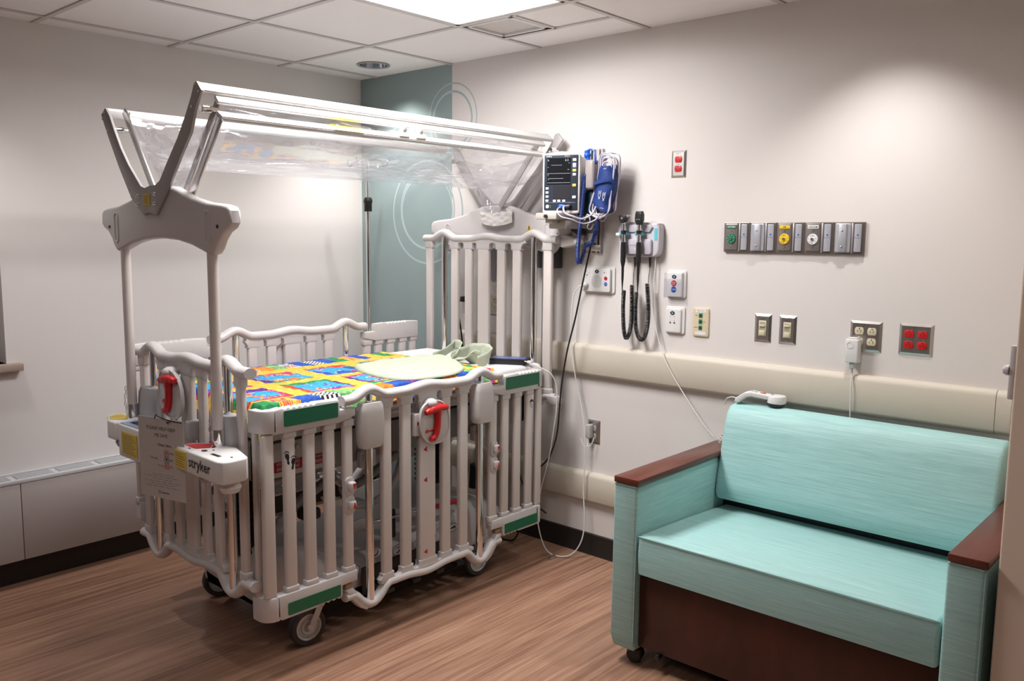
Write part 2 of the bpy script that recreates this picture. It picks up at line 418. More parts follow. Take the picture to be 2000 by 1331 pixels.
for i in range(len(cx) - 1):
    for j in range(len(cy) - 1):
        a, b, c, d = cx[i], cx[i + 1], cy[j], cy[j + 1]; mx_, my_ = (a + b) / 2, (c + d) / 2
        if any(t[0] < mx_ < t[1] and t[2] < my_ < t[3] for t in TROF): continue
        h = [p for p in DOWN if a < p[0] < b and c < p[1] < d]
        if h: holed(a, b, c, d, h[0][0], h[0][1], .078, TZ); continue
        if abs(a - GX[2]) < .01 and d == 0:
            quad(a, b, -.258, 0, TZ); quad(VENT[1], b, c, -.258, TZ); continue
        quad(a, b, c, d, TZ)
ct.box(-.1, X1 + .1, Y0 - .1, .1, ZC + .28, ZC + .3)
struct(ct.build('ceiling', M_ceil, recalc=False))
tb = MB(); wb = .011
for x in GX:
    if x < X1: tb.box(x - wb, x + wb, Y0, 0, ZC - .001, TZ + .012)
for y in GY:
    if y > Y0: tb.box(0, X1, y - wb, y + wb, ZC - .0015, TZ + .012) if False else [tb.box(a + wb, b - wb, y - wb, y + wb, ZC - .0015, TZ + .012) for a, b in zip([0 - wb] + GX, GX + [X1]) if b > a and a < X1 and not any(t[0] - .01 < a < t[1] - .01 and t[2] + .01 < y < t[3] - .01 for t in TROF)]
tb.box(GX[2], GX[3], -.258 - wb, -.258 + wb, ZC - .0015, TZ + .012); tb.box(VENT[1] - wb * .7, VENT[1] + wb * .7, GY[0], -.258, ZC - .0015, TZ + .012)
struct(tb.build('trim_1', M_tbar))
sh = MB()                                 # dark strips painted as the shadow line beside each grid bar
for x in GX:
    if x < X1: sh.box(x + wb, x + wb + .004, Y0, 0, TZ - .0006, TZ + .002)
for y in GY[:]:
    if y > Y0:
        for a, b in zip([0] + GX, GX + [X1]):
            if b > a and a < X1 and not any(t[0] - .01 < a < t[1] - .01 and t[2] - .01 < y < t[3] + .01 for t in TROF): sh.box(a, b, y + wb, y + wb + .004, TZ - .0006, TZ + .002)
struct(sh.build('trim_shadow', mat('ceiling_bar_shadow', (.34, .31, .30), .8)))
# troffers
for k, (a, b, c, d) in enumerate(TROF):
    t = thing('ceiling_light', ['bright recessed troffer ceiling light glowing beside the square air vent', 'unseen recessed troffer added as a dim fill light for the room'][k], 'ceiling light', ((a + b) / 2, (c + d) / 2, ZC))
    fr = MB(); e = .018
    fr.box(a + wb, a + e + wb, c + wb, d - wb, ZC, ZC + .085).box(b - e - wb, b - wb, c + wb, d - wb, ZC, ZC + .085).box(a + wb, b - wb, c + wb, c + e + wb, ZC, ZC + .085).box(a + wb, b - wb, d - e - wb, d - wb, ZC, ZC + .085)
    fr.build('light_frame', M_white, t)
    ia, ib, ic, id_ = a + e + wb, b - e - wb, c + e + wb, d - e - wb; mid = (a + b) / 2
    MB().grid(lambda u, v: Vector((ia + u * (ib - ia), ic + v * (id_ - ic), ZC + .066 + .02 * math.sin(math.pi * u) ** .6)), 24, 4).build('diffuser', M_lens, t)
    MB().box(mid - .004, mid + .004, ic, id_, ZC + .05, ZC + .058).build('center_ridge', M_lens2, t)
# vent
t = thing('air_vent', 'small square ceiling air vent with a dark gap around it', 'air vent', ((VENT[0] + VENT[1]) / 2, (VENT[2] + VENT[3]) / 2, ZC))
a, b, c, d = VENT[0] + .014, VENT[1] - .012, VENT[2] + .014, VENT[3] - .014
v = MB().box(a + .008, a + .026, c + .004, d - .012, ZC - .002, ZC + .012, .002).box(b - .026, b, c + .004, d - .012, ZC - .002, ZC + .012, .002).box(a + .008, b, c + .004, c + .02, ZC - .002, ZC + .012, .002).box(a + .008, b, d - .03, d - .012, ZC - .002, ZC + .012, .002)
v.build('vent_frame', M_white, t)
MB().box(a, b, c, d, ZC + .06, ZC + .065).box(a - .002, a, c, d, ZC, ZC + .06).box(a, b, d, d + .002, ZC, ZC + .06).build('vent_cavity', M_black, t)
MB().grid(lambda u, v: Vector((a + .02 + u * (b - a - .03), c + .012 + v * (d - c - .035), ZC + .006 + .04 * min(1, 2.2 * min(u, 1 - u), 2.2 * min(v, 1 - v)))), 20, 20).build('vent_throat', M_vent, t)
# downlights
for k, (x, y) in enumerate(DOWN):
    t = thing('downlight', ['round recessed chrome downlight in ceiling near the teal corner', 'round recessed downlight washing the wall above the sofa', 'unseen recessed downlight set to lighten the corner wall', 'unseen recessed downlight added to brighten the left wall'][k], 'downlight', (x, y, ZC))
    MB().lathe([(.074, 0), (.076, -.003), (.086, -.004), (.088, 0), (.086, .002)], (x, y, ZC), seg=40, cap=False).build('trim_ring', M_grey, t)
    MB().lathe([(.075, .0), (.073, .02), (.066, .06), (.05, .10), (.04, .115)], (x, y, ZC), seg=40, cap=False).build('reflector', mat('downlight_reflector', (.75, .78, .85), .15, 1), t)
    MB().lathe([(.0, .112), (.042, .112)], (x, y, ZC), seg=24, cap=False).build('lamp', M_lampglow, t)
# bumper rails and baseboard
def railprof(z0, z1, d=.032): return [(0, z0), (-.012, z0 + .003), (-d + .004, z0 + .012), (-d, z0 + .02), (-d, z1 - .022), (-d + .004, z1 - .010), (-d + .012, z1 - .002), (-.012, z1), (0, z1)]
for n, (z0, z1) in (('trim_3', (.870, 1.024)), ('trim_4', (.258, .408))):
    o = MB().prism(railprof(z0, z1), 'x', .79, 3.42).build(n, M_rail)
    struct(o)
    MB().prism(railprof(z0 + .0005, z1 - .0005, .0325), 'x', 3.422, 3.468).build('rail_end_cap', M_rail, o)
struct(MB().prism([(0, 0), (-.013, 0), (-.008, .012), (-.006, .100), (0, .105)], 'x', .16, 3.6).build('baseboard_back', M_base))
struct(MB().prism([(3.60, 0), (3.60, .105), (3.612, .105), (3.612, 0)], 'y', -.77, 0).prism([(-.77, 0), (-.78, 0), (-.777, .105), (-.77, .105)], 'x', 3.60, X1).build('baseboard_right', M_base))
# radiator cover along left wall
t = thing('radiator_cover', 'long low radiator cover with slotted top along the left wall', 'radiator cover', (.08, -2.2, 0))
seams = [0, -.99, -1.98, -3.1, -4.2]
for a, b in zip(seams, seams[1:]):
    MB().box(.148, .16, b + .0015, a - .0015, .117, .455, .002).build('front_panel', M_heater, t)
g = MB(); g.box(.0, .16, -4.2, 0, .455, .458).box(.142, .163, -4.2, 0, .455, .472, .003).box(.0, .02, -4.2, 0, .458, .466)
MB_top = g.build('cover_top', M_htop, t)
y = -.06
while y > -3.0:
    gr = MB().box(.024, .138, y - .15, y, .4582, .4592)
    gr.build('grille_panel', M_slot, t)
    gl_ = MB()
    for q in range(11): gl_.box(.026 + q * .0102, .0295 + q * .0102, y - .15, y, .459, .462)
    gl_.build('grille', M_htop, t); y -= .176
MB().box(.0, .10, -4.2, 0, 0, .117).build('toe_recess', M_base, t)
# ================================================================== CRIB
crib = thing('hospital_crib', 'white hospital crib with barred gates, clear canopy and green-taped corners', 'crib', (1.16, -.95, 0))
XN, XF, CX = 1.62, .70, 1.165
def sr(path, base, flip=False): return path
def wavy(a0, a1, rods, mid, z, bump=.020, dip=False):
    """(along, z) path of a moulded rail from a0 to a1 with a hump over each rod and at the middle"""
    pts = []; s = -1 if dip else 1; n = 44
    for k in range(n + 1):
        a = a0 + (a1 - a0) * k / n; h = 0
        for r in rods:
            q = abs(a - r); wd = .085
            if dip: h -= .060 * max(0, math.cos(min(1, q / .075) * math.pi / 2)) ** .8
            else: h += bump * (.5 + .5 * math.cos(min(1, q / wd) * math.pi)) * 1.5
        q = abs(a - mid); h += s * .012 * (.5 + .5 * math.cos(min(1, q / .12) * math.pi))
        pts.append((a, z + h))
    return pts
def plate_bar(mb, u0, u1, z0, z1, pos, th, ax, bev=.008):
    if ax == 'x': mb.box(pos - th / 2, pos + th / 2, u0, u1, z0, z1, bev, 3)
    else: mb.box(u0, u1, pos - th / 2, pos + th / 2, z0, z1, bev, 3)
def P3(ax, pos, u, z): return (pos, u, z) if ax == 'x' else (u, pos, z)
def web(bars, z, s, dp, a, b):
    """outline of the moulded web under a rail: deep at each bar, arched between them"""
    bars = sorted(bars); top = [(a, z), (b, z)]; low = [(a, z + s * dp * .35)]
    for i, (c, wd) in enumerate(bars):
        h = wd / 2 + .006
        if i:
            pc, pw = bars[i - 1]; u0 = pc + pw / 2 + .006; u1 = c - h; m = (u0 + u1) / 2; w_ = (u1 - u0) / 2
            for k in range(9):
                t = math.pi * (1 - k / 8); low.append((m + w_ * math.cos(t), z + s * (dp * .72 - dp * .34 * abs(math.sin(t)) ** .5)))
        else: low.append((c - h - .012, z + s * dp * .42))
        low += [(c - h, z + s * dp * .75), (c - h, z + s * dp), (c + h, z + s * dp), (c + h, z + s * dp * .75)]
    low.append((bars[-1][0] + bars[-1][1] / 2 + .018, z + s * dp * .42)); low.append((b, z + s * dp * .35))
    return low + [top[1], top[0]]
def sliding_gate(name, ax, pos, u0, u1, rods, mid, bars, z0, z1, out, wide, label=None, rodz=None):
    """one rail panel: top rail, bottom rail with rod cups, bars, chrome rods"""
    tp = [P3(ax, pos, a, z) for a, z in wavy(u0, u1, rods, mid, z1)]
    bt = [P3(ax, pos, a, z) for a, z in wavy(u0, u1, rods, mid, z0, dip=True)]
    mb = MB().tube(tp, .021, 14, sq=(1.15, .92)); lo = MB().tube(bt, .019, 14, sq=(1.25, .95))
    for m_, za, s, dp in ((mb, z1, -1, .052), (lo, z0, 1, .040)):
        inner = [b_ for b_ in bars if min(rods) < b_[0] < max(rods)]
        m_.prism(web(inner, za, s, dp, min(rods) + .045, max(rods) - .045), ax, pos - .014, pos + .014, .004)
        for c, wd in bars:
            if (c, wd) not in inner: plate_bar(m_, c - wd / 2 - .005, c + wd / 2 + .005, min(za, za + s * dp), max(za, za + s * dp), pos, .030, ax, .006)
    root = mb.build(name, M_crib, crib, label)
    lo.build('bottom_rail', M_crib, root)
    for c, wd in bars:
        b = MB(); plate_bar(b, c - wd / 2, c + wd / 2, z0, z1, pos, .024, ax, .007)
        b.build('gate_bar' if wd < .06 else 'wide_gate_bar', M_cribm, root)
    for r in rods:
        za, zb = rodz if rodz else (z0 - .05, z1 + .012)
        MB().cyl(P3(ax, pos, r, za), P3(ax, pos, r, zb), .0155, seg=24).build('chrome_rod', M_chrome, root, 'shiny chrome rod')
    return root
def end_gate(ax, pos, u0, u1, bars, z0, z1, dirn, tape=True, off=.085):
    """short fixed gate at a corner: moulded cap with ripples and (outside) green tape"""
    top = [(u0, z1 - .085), (u0, z1 - .002)]
    L = abs(u1 - u0)
    for k in range(13):
        q = max(off - .005, .012) + k * .0115; top.append((u0 + q * dirn, z1 + (-.003 if k % 2 else .003)))
    top += [(u0 + (L - .075) * dirn, z1), (u0 + (L - .070) * dirn, z1 - .006), (u0 + (L - .068) * dirn, z1 - .038), (u0 + L * dirn, z1 - .038), (u0 + L * dirn, z1 - .068), (u0 + (L - .07) * dirn, z1 - .085)]
    bot = [(u0, z0 + .085), (u0 + (L - .07) * dirn, z0 + .085), (u0 + L * dirn, z0 + .085), (u0 + L * dirn, z0 + .045), (u0 + (L - .068) * dirn, z0 + .043), (u0 + (L - .070) * dirn, z0 + .006), (u0 + (L - .075) * dirn, z0)]
    for k in range(9): bot.append((u0 + (L - .085 - k * .0115) * dirn, z0 + (.003 if k % 2 else -.003)))
    bot += [(u0 + .02 * dirn, z0 - .004), (u0, z0 + .012)]
    mb = MB().prism(top, ax, pos - .022, pos + .020, .006); lo = MB().prism(bot, ax, pos - .022, pos + .020, .006)
    corner = bars[0] if off != .085 else None
    for c, wd in bars:
        if (c, wd) == corner: continue
        for m_, zz, s in ((mb, z1 - .080, -1), (lo, z0 + .078, 1)): plate_bar(m_, c - wd / 2 - .004, c + wd / 2 + .004, min(zz, zz + s * .027), max(zz, zz + s * .027), pos, .030, ax, .005)
    root = mb.build('end_gate', M_crib, crib)
    lo.build('bottom_cap', M_crib, root)
    for c, wd in bars:
        ins = .083 if (c, wd) == corner else .06
        b = MB(); plate_bar(b, c - wd / 2, c + wd / 2, z0 + ins, z1 - ins, pos, .024, ax, .009); b.build('gate_bar', M_cribm, root)
    if tape:
        a, b_ = sorted((u0 + off * dirn, u0 + (L - .08) * dirn))
        pl = MB().prism(rrect(a, b_, z1 - .062, z1 - .008, .004), ax, pos + .0195, pos + .0225); pl.build('green_tape', M_green, root, 'dark green reflective tape strip')
        pl = MB().prism(rrect(a, b_, z0 + .008, z0 + .052, .004), ax, pos + .0195, pos + .0225); pl.build('green_tape', M_green, root, 'dark green reflective tape strip')
    return root
bars_mid = [(-1.182, .045), (-1.084, .048), (-.974, .086), (-.871, .048), (-.770, .048)]
gate_near = sliding_gate('side_gate', 'x', XN, -1.385, -.545, (-1.262, -.667), -.974, bars_mid, .192, .930, 1, True)
gate_far = sliding_gate('side_gate', 'x', XF, -1.385, -.545, (-1.262, -.667), -.974, bars_mid, .337, 1.072, -1, True)
eg1 = end_gate('x', XN, -1.680, -1.335, [(-1.694, .046), (-1.610, .045), (-1.528, .045), (-1.444, .043), (-1.363, .041)], .205, .942, 1, off=.043)
eg2 = end_gate('x', XN, -.292, -.605, [(-.285, .040), (-.352, .042), (-.432, .044), (-.512, .045), (-.590, .046)], .208, .925, -1, off=.010)
eg3 = end_gate('x', XF, -1.722, -1.335, [(-1.699, .046), (-1.610, .045), (-1.528, .045), (-1.444, .043), (-1.363, .041)], .350, 1.082, 1, tape=False)
eg4 = end_gate('x', XF, -.205, -.560, [(-.230, .040), (-.302, .042), (-.382, .044), (-.462, .045), (-.535, .046)], .350, 1.080, -1, tape=False)
# rounded corner caps that turn the near gates towards the ends
for y0, s_, zt in ((-1.700, 1, .942), (-.275, -1, .925)):
    for za, zb in ((.203, .290), (zt - .080, zt)):
        arc = [(XN + .020, y0 + s_ * .03)] + [(XN - .030 + .050 * math.cos(t), y0 - s_ * (-.020 + .045 * math.sin(t))) for t in [R(q) for q in (0, 18, 36, 54, 72, 90)]] + [(XN - .060, y0 - s_ * .025), (XN - .060, y0 + s_ * .008), (XN - .022, y0 + s_ * .008), (XN - .022, y0 + s_ * .03)]
        MB().prism(arc, 'z', za, zb, .006).build('corner_cap', M_crib, crib)
    MB().box(XN - .050, XN - .028, y0 - s_ * .022 if s_ > 0 else y0 + .004, y0 - .002 if s_ > 0 else y0 + .022, .28, .87, .006).build('corner_bar', M_cribm, crib)
YF, YH = -1.735, -.15
bars_foot = [(.835, .036), (.995, .040), (1.085, .040), (1.182, .074), (1.285, .040), (1.375, .040), (1.540, .036)]
foot = sliding_gate('foot_gate', 'y', YF, .785, 1.602, (.918, 1.458), 1.185, bars_foot, .335, 1.068, -1, True)
bars_head = [(.755, .044), (.945, .048), (1.045, .048), (1.150, .075), (1.268, .052), (1.370, .052), (1.562, .048)]
head = sliding_gate('head_gate', 'y', YH, .722, 1.618, (.866, 1.475), 1.17, bars_head, .775, 1.512, -1, True)
MB().tube([(.722, YH, .775), (.722, YH, .79)], .01).build('rail_tip', M_crib, head)
# hollow plug under the near right of head gate
MB().box(1.58, 1.64, YH - .03, YH + .02, .745, .785, .008).build('rail_foot', M_crib, head)
# rod covers (canisters)
def canister(ax, pos, u, z0, z1, wd, parent, th=.062):
    mb = MB(); n = 10; prof = []
    for k in range(n + 1):
        q = k / n; z = z0 + (z1 - z0) * q
        f = (1 - .13 * (2 * q - 1) ** 2) * (1 if .06 < q < .94 else .90)
        prof.append((z, f))
    rings = []
    for z, f in prof:
        ring = []
        for i in range(28):
            a = 2 * math.pi * i / 28; ca, sa = math.cos(a), math.sin(a)
            du = wd / 2 * f * math.copysign(abs(ca) ** .5, ca); dp = th / 2 * f * math.copysign(abs(sa) ** .5, sa)
            if sa != 0 and .15 < (z - z0) / (z1 - z0) < .75:
                for g in (-.012, .012):
                    if abs(du - g) < .005: dp *= .93
            ring.append(mb.bm.verts.new(P3(ax, pos + dp, u + du, z)))
        rings.append(ring)
    for A, B in zip(rings, rings[1:]):
        for i in range(28): f_ = mb.bm.faces.new((A[i], A[(i + 1) % 28], B[(i + 1) % 28], B[i])); f_.smooth = True
    mb.bm.faces.new(rings[0]); mb.bm.faces.new(rings[-1])
    MBo = mb.build('rod_cover', M_crib if ax == 'x' else M_grey_light, parent, sharp=50)
    return MBo
M_grey_light = mat('light_grey_cover_plastic', (.42, .41, .42), .4)
for u, r, s_ in ((-1.385, -1.262, 1), (-.545, -.667, -1)):
    MB().prism([(u - s_ * .002, .222), (u + s_ * .030, .226), (u + s_ * .045, .205), (r - s_ * .035, .160), (r - s_ * .010, .135), (r - s_ * .030, .118), (r - s_ * .060, .135), (u + s_ * .010, .196)], 'x', XN - .020, XN + .020, .006).build('rail_gusset', M_crib, gate_near)
    MB().box(XN - .012, XN + .012, min(u, u + s_ * .03), max(u, u + s_ * .03), .224, .245, .003).build('hinge_pad', mat('tan_hinge_pad', (.35, .22, .12), .5), gate_near)
canister('x', XN + .008, -1.262, .742, .912, .112, gate_near)
canister('x', XN + .008, -.662, .742, .912, .112, gate_near)
canister('y', YF - .012, .925, .760, .940, .155, foot, .07); canister('y', YF - .012, 1.465, .745, .915, .140, foot, .07)
# release handles: white oval shield and red T
def release(ax, pos, sgn, u, z0, z1, wd, parent, flip=1):
    uc = u; zc = (z0 + z1) / 2; h = (z1 - z0) / 2
    out = []
    for k in range(32):
        a = 2 * math.pi * k / 32; c, s = math.cos(a), math.sin(a)
        out.append((uc + flip * (wd / 2 * math.copysign(abs(c) ** .8, c) - .010 * s), zc + h * math.copysign(abs(s) ** .85, s)))
    lo, hi = sorted((pos + sgn * .018, pos + sgn * .032))
    sh_ = MB().prism(out, ax, lo, hi, .004)
    face = pos + sgn * .032
    pth = [P3(ax, face + sgn * .001, uc + (wd / 2 * .97 * math.cos(2 * math.pi * k / 32) ) , zc + h * .97 * math.sin(2 * math.pi * k / 32)) for k in range(32)]
    sh_.tube([P3(ax, face, a, b) for a, b in out], .004, 8, closed=True)
    sh_.ball(P3(ax, pos + sgn * .02, uc - flip * .015, z1 - .01), .03, 14, (1, 1, .7))
    root = sh_.build('release_shield', M_crib, parent)
    r = MB(); f2 = pos + sgn * .040
    top = [P3(ax, f2, uc + flip * q * wd, z1 - .030 - .6 * (q - .12) ** 2 * h) for q in (-.36, -.2, -.05, .1, .25, .38)]
    r.tube(top, [.010, .014, .017, .016, .014, .011], 12, n=4)
    stem = [P3(ax, f2, uc + flip * .06 * wd, z1 - .035), P3(ax, f2, uc + flip * .05 * wd, zc), P3(ax, f2, uc + flip * .02 * wd, z0 + .055), P3(ax, f2, uc - flip * .06 * wd, z0 + .028), P3(ax, f2, uc - flip * .20 * wd, z0 + .024)]
    r.tube(stem, [.016, .014, .014, .013, .010], 12, n=5)
    r.build('release_handle', M_red, root, 'red T-shaped release handle')
    ar = MB(); a0 = uc - flip * .36 * wd; z_ = z0 + .055; f3 = pos + sgn * .0335
    lo, hi = sorted((f3 - .001, f3 + .001))
    ar.prism([(a0, z_), (a0 + flip * .016, z_ + .009), (a0 + flip * .016, z_ + .003), (uc, z_ + .003), (uc, z_ - .003), (a0 + flip * .016, z_ - .003), (a0 + flip * .016, z_ - .009)], ax, lo, hi)
    ar.build('red_arrow', M_red, root)
release('x', XN, 1, -.955, .705, .878, .155, gate_near)
release('y', YF - .02, -1, 1.145, .862, 1.035, .165, foot)
release('x', XF, -1, -.974, .86, 1.03, .15, gate_far, -1)
# small grey block with red arrow beside near handle
b = MB().box(XN - .018, XN + .022, -1.052, -1.018, .745, .835, .006, 3).build('latch_block', M_crib, gate_near)
MB().prism([(-1.040, .805), (-1.040, .787), (-1.026, .796)], 'x', XN + .0215, XN + .0232).build('red_arrow', M_redl, b)
MB().box(1.225, 1.262, YF - .045, YF + .01, .79, .86, .006, 3).build('latch_block', M_grey_light, foot)
am = MB()
for z in (.683, .558, .261): am.prism([(-.980, z + .011), (-.980, z - .011), (-.998, z)], 'x', XN + .0118, XN + .0130)
am.build('red_arrow', M_redl, gate_near)
MB().box(XN - .005, XN + .008, -1.024, -1.016, .21, .90).build('latch_track', M_greym, gate_near)
# gate latches with red wedges
def latch(y, parent):
    for zc, d in ((.615, -1), (.545, 1)):
        b = MB(); b.prism(rrect(y - .021, y + .021, zc - .038, zc + .034, .018), 'x', XN + .008, XN + .018, .004)
        b.box(XN + .012, XN + .036, y - .013, y + .017, zc - .018, zc + .018, .008, 3)
        o = b.build('gate_latch', M_crib, parent)
        MB().prism([(y - .001, zc - d * .012), (y + .014, zc - d * .012), (y + .005, zc + d * .012)], 'x', XN + .0355, XN + .0375).build('red_wedge', M_red, o)
latch(-1.363, eg1); latch(-.590, eg2)
# footprints and baby face icons
ic = MB()
for cy_, cz_, tl in ((-1.621, .764, -.5), (-1.600, .744, .5)):
    pts = [(cy_ + q[0] * .0090 + tl * q[1] * .006, cz_ + q[1] * .019) for q in ((-.8, .9), (0, 1.1), (.9, .8), (.8, .2), (.4, -.3), (.6, -.8), (.1, -1.1), (-.5, -.8), (-.3, -.2), (-.9, .4))]
    ic.prism(pts, 'x', XN + .0118, XN + .0128)
    for q in range(5): ic.prism(oval(cy_ - .0085 + q * .0042 + tl * .006, cz_ + .0235 + .004 * math.sin(q * .9) , .0018, .0026, 8), 'x', XN + .0118, XN + .0128)
ic.build('footprint_print', M_ink, eg1)
ic = MB().tube([(XN + .0125, a, b) for a, b in oval(-.341, .775, .012, .016, 20)], .0008, 4, closed=True)
ic.prism([(-.353, .779), (-.352, .79), (-.341, .798), (-.330, .79), (-.329, .779), (-.335, .786), (-.345, .786)], 'x', XN + .0118, XN + .0128)
ic.prism(oval(-.345, .776, .0013, .0016, 8), 'x', XN + .0118, XN + .0128).prism(oval(-.337, .776, .0013, .0016, 8), 'x', XN + .0118, XN + .0128).tube([(XN + .0125, -.346, .769), (XN + .0125, -.341, .766), (XN + .0125, -.336, .769)], .0007, 4)
ic.build('baby_face_print', M_ink, eg2)
# ---- deck, frame and base
MB().box(.78, 1.56, -1.66, -.20, .845, .872, .01).build('deck', M_white, crib)
fr = MB().box(1.46, 1.50, -1.66, -.22, .66, .80, .004).box(.82, .86, -1.66, -.22, .66, .80, .004).box(.82, 1.50, -1.66, -1.62, .66, .80, .004).box(.82, 1.50, -.26, -.22, .66, .80, .004)
fr.box(.86, 1.46, -1.2, -1.15, .70, .76).box(.86, 1.46, -.75, -.70, .70, .76)
fr = fr.build('deck_frame', M_greym, crib)
MB().box(.84, 1.54, -1.64, -.22, .80, .812).build('deck_gap', M_black, crib)
MB().box(.80, 1.55, -1.655, -.205, .812, .845, .006).build('deck_pan', M_cribm, crib)
pl = MB().box(1.501, 1.506, -1.66, -1.33, .665, .795, .002).build('warning_plate', M_cribm, crib)
MB().box(1.506, 1.5075, -1.60, -1.475, .684, .722).box(1.506, 1.5075, -1.47, -1.355, .684, .722).build('warning_label', M_redl, pl, 'dark red warning label')
tx = MB().use(M_whited); tx.text('WARNING', .020, (1.508, -1.537, .712), (0, 1, 0), (0, 0, 1)); tx.text('AVERTISSEMENT', .0125, (1.508, -1.412, .712), (0, 1, 0), (0, 0, 1))
for q in range(3):
    tx.box(1.5076, 1.508, -1.585, -1.49, .690 + q * .0045, .6915 + q * .0045); tx.box(1.5076, 1.508, -1.46, -1.365, .690 + q * .0045, .6915 + q * .0045)
tx.build('lettering', None, pl)
for y in (-1.62, -1.50, -1.36): MB().lathe([(0, .006), (.007, .005), (.009, 0)], (1.506, y, .765), (1, 0, 0), 12).build('bolt', M_steel, pl)
icn = MB().tube([(1.507, a, b) for a, b in oval(-1.455, .757, .020, .024, 24)], .0012, 5, closed=True)
for q in range(9):
    an = q * 2 * math.pi / 9; icn.prism([(-1.455 + .006 * math.cos(an), .757 + .006 * math.sin(an)), (-1.455 + .016 * math.cos(an - .18), .757 + .019 * math.sin(an - .18)), (-1.455 + .016 * math.cos(an + .18), .757 + .019 * math.sin(an + .18))], 'x', 1.506, 1.5075)
icn.build('wheel_symbol', M_ink, pl)
# arms of the litter and pivots
for y in (-1.18, -.56):
    a = MB().box(1.50, 1.53, y - .05, y + .03, .63, .70, .01, 3); a.cyl((1.52, y - .02, .67), (1.54, y - .02, .67), .022, seg=18)
    o = a.build('pivot_bracket', M_crib, crib); MB().lathe([(0, .007), (.006, .005), (.008, 0)], (1.54, y - .01, .67), (1, 0, 0), 12).build('bolt', M_steel, o)
    MB().cyl((1.50, y + .005, .66), (1.50, y + .005, .50), .010, seg=14).build('linkage_rod', M_alu, crib)
MB().tube([(1.46, -1.58, .46), (1.40, -1.45, .50), (1.36, -1.3, .545), (1.34, -1.22, .56)], .020, 12, n=5).build('lift_arm', M_grey, crib)
MB().tube([(1.36, -1.20, .50), (1.38, -1.10, .53), (1.40, -1.02, .58), (1.42, -.95, .63)], .018, 12, n=5).build('lift_arm', M_grey, crib)
MB().tube([(.86, -1.5, .46), (.9, -1.2, .55), (.9, -.9, .6)], .018, 12, n=4).build('lift_arm', M_grey, crib)
MB().tube([(1.44, -1.2, .46), (1.43, -1.10, .445), (1.44, -1.0, .50), (1.42, -.93, .60)], .014, 10, n=4).tube([(1.30, -1.55, .58), (1.30, -1.1, .60), (1.30, -.6, .62)], .012, 10, n=3).build('curved_link', M_crib, crib)
# accordion bellows columns
for y, z0, z1 in ((-1.52, .30, .66), (-.56, .38, .66)):
    prof = []
    n = 13
    for k in range(n):
        z = z0 + (z1 - z0) * k / (n - 1); prof += [(.062, z), (.078, z + (z1 - z0) / (n - 1) * .5)]
    MB().lathe([(0, z0)] + prof[:-1] + [(0, z1)], (1.20, y, 0), seg=28, cap=False).build('bellows_column', M_rubber, crib, 'black ribbed bellows column')
# base shell: heightfield-like loft
def base_sec(y):
    q = (y + .95) / .62; k = max(0, 1 - abs(q) ** 4)
    return k
bs = MB(); rings = []
ys = [-1.565, -1.56, -1.54, -1.50, -1.42, -1.34, -1.26, -1.1, -.95, -.8, -.7, -.6, -.5, -.42, -.36, -.335, -.33]
top = [.16, .28, .34, .355, .35, .30, .262, .255, .26, .31, .34, .345, .34, .31, .27, .20, .15]
for y, tz in zip(ys, top):
    hw = .30 if -1.3 < y < -.75 else .325
    if y < -1.40: hw = .235 + .09 * (y + 1.565) / .165
    if y in (-1.565, -.33): hw -= .02
    sec = [(-hw, .13), (-hw - .005, .16), (-hw + .006, tz - .05), (-hw + .03, tz - .012), (-hw + .08, tz), (0, tz + .012), (hw - .08, tz), (hw - .03, tz - .012), (hw - .006, tz - .05), (hw + .005, .16), (hw, .13)]
    rings.append([bs.bm.verts.new((CX + a, y, max(.12, z))) for a, z in sec])
for A, B in zip(rings, rings[1:]):
    for k in range(len(A) - 1): f = bs.bm.faces.new((A[k], A[k + 1], B[k + 1], B[k])); f.smooth = True
bs.bm.faces.new(rings[0]); bs.bm.faces.new(list(reversed(rings[-1])))
base = bs.build('base_cover', M_crib, crib, sharp=60)
MB().box(.93, 1.42, -1.50, -.36, .105, .135, .01).build('base_frame', M_black, crib)
MB().box(1.484, 1.492, -1.20, -.72, .100, .215, .003).build('step_recess', M_black, crib)
# pedals and pedal symbols
for y in (-1.13, -.99, -.86, -.74):
    MB().cyl((1.47, y, .15), (1.56, y, .13), .013, seg=14).box(1.54, 1.585, y - .022, y + .022, .118, .136, .006).build('foot_pedal', M_black, crib)
def bp(mb, y, z, ry, rz):
    mb.use(M_whited).prism(oval(y, z, ry, rz, 24), 'x', 1.488, 1.4915); mb.use(M_ink).tube([(1.4918, a, b) for a, b in oval(y, z, ry, rz, 24)], .0009, 4, closed=True)
lb = MB()
for y, z in ((-1.24, .215), (-1.13, .26), (-1.015, .24)):
    bp(lb, y, z, .026, .022); lb.tube([(1.492, y - .008, z - .012), (1.492, y + .004, z - .010), (1.492, y + .014, z + .004)], .0022, 6)
for y, z in ((-.90, .235), (-.83, .245), (-.74, .285), (-.70, .255)):
    bp(lb, y, z, .030, .016); lb.box(1.4915, 1.4925, y - .018, y + .018, z - .004, z - .001); lb.prism([(y - .014, z), (y + .014, z + .006), (y + .014, z)], 'x', 1.4915, 1.4925)
lb.use(M_redl).text('BRAKE', .010, (1.4925, -1.245, .226), (0, 1, 0), (0, 0, 1)); lb.use(M_ink).text('NEUTRAL', .008, (1.4925, -1.13, .272), (0, 1, 0), (0, 0, 1)); lb.text('STEER', .009, (1.4925, -1.015, .25), (0, 1, 0), (0, 0, 1))
lb.build('pedal_symbols', None, base)
tx = MB().use(M_grey); tx.text('CUB', .05, (1.27, -1.5675, .225), (1, 0, 0), (0, 0, 1), off=.001); tx.build('lettering', None, base)
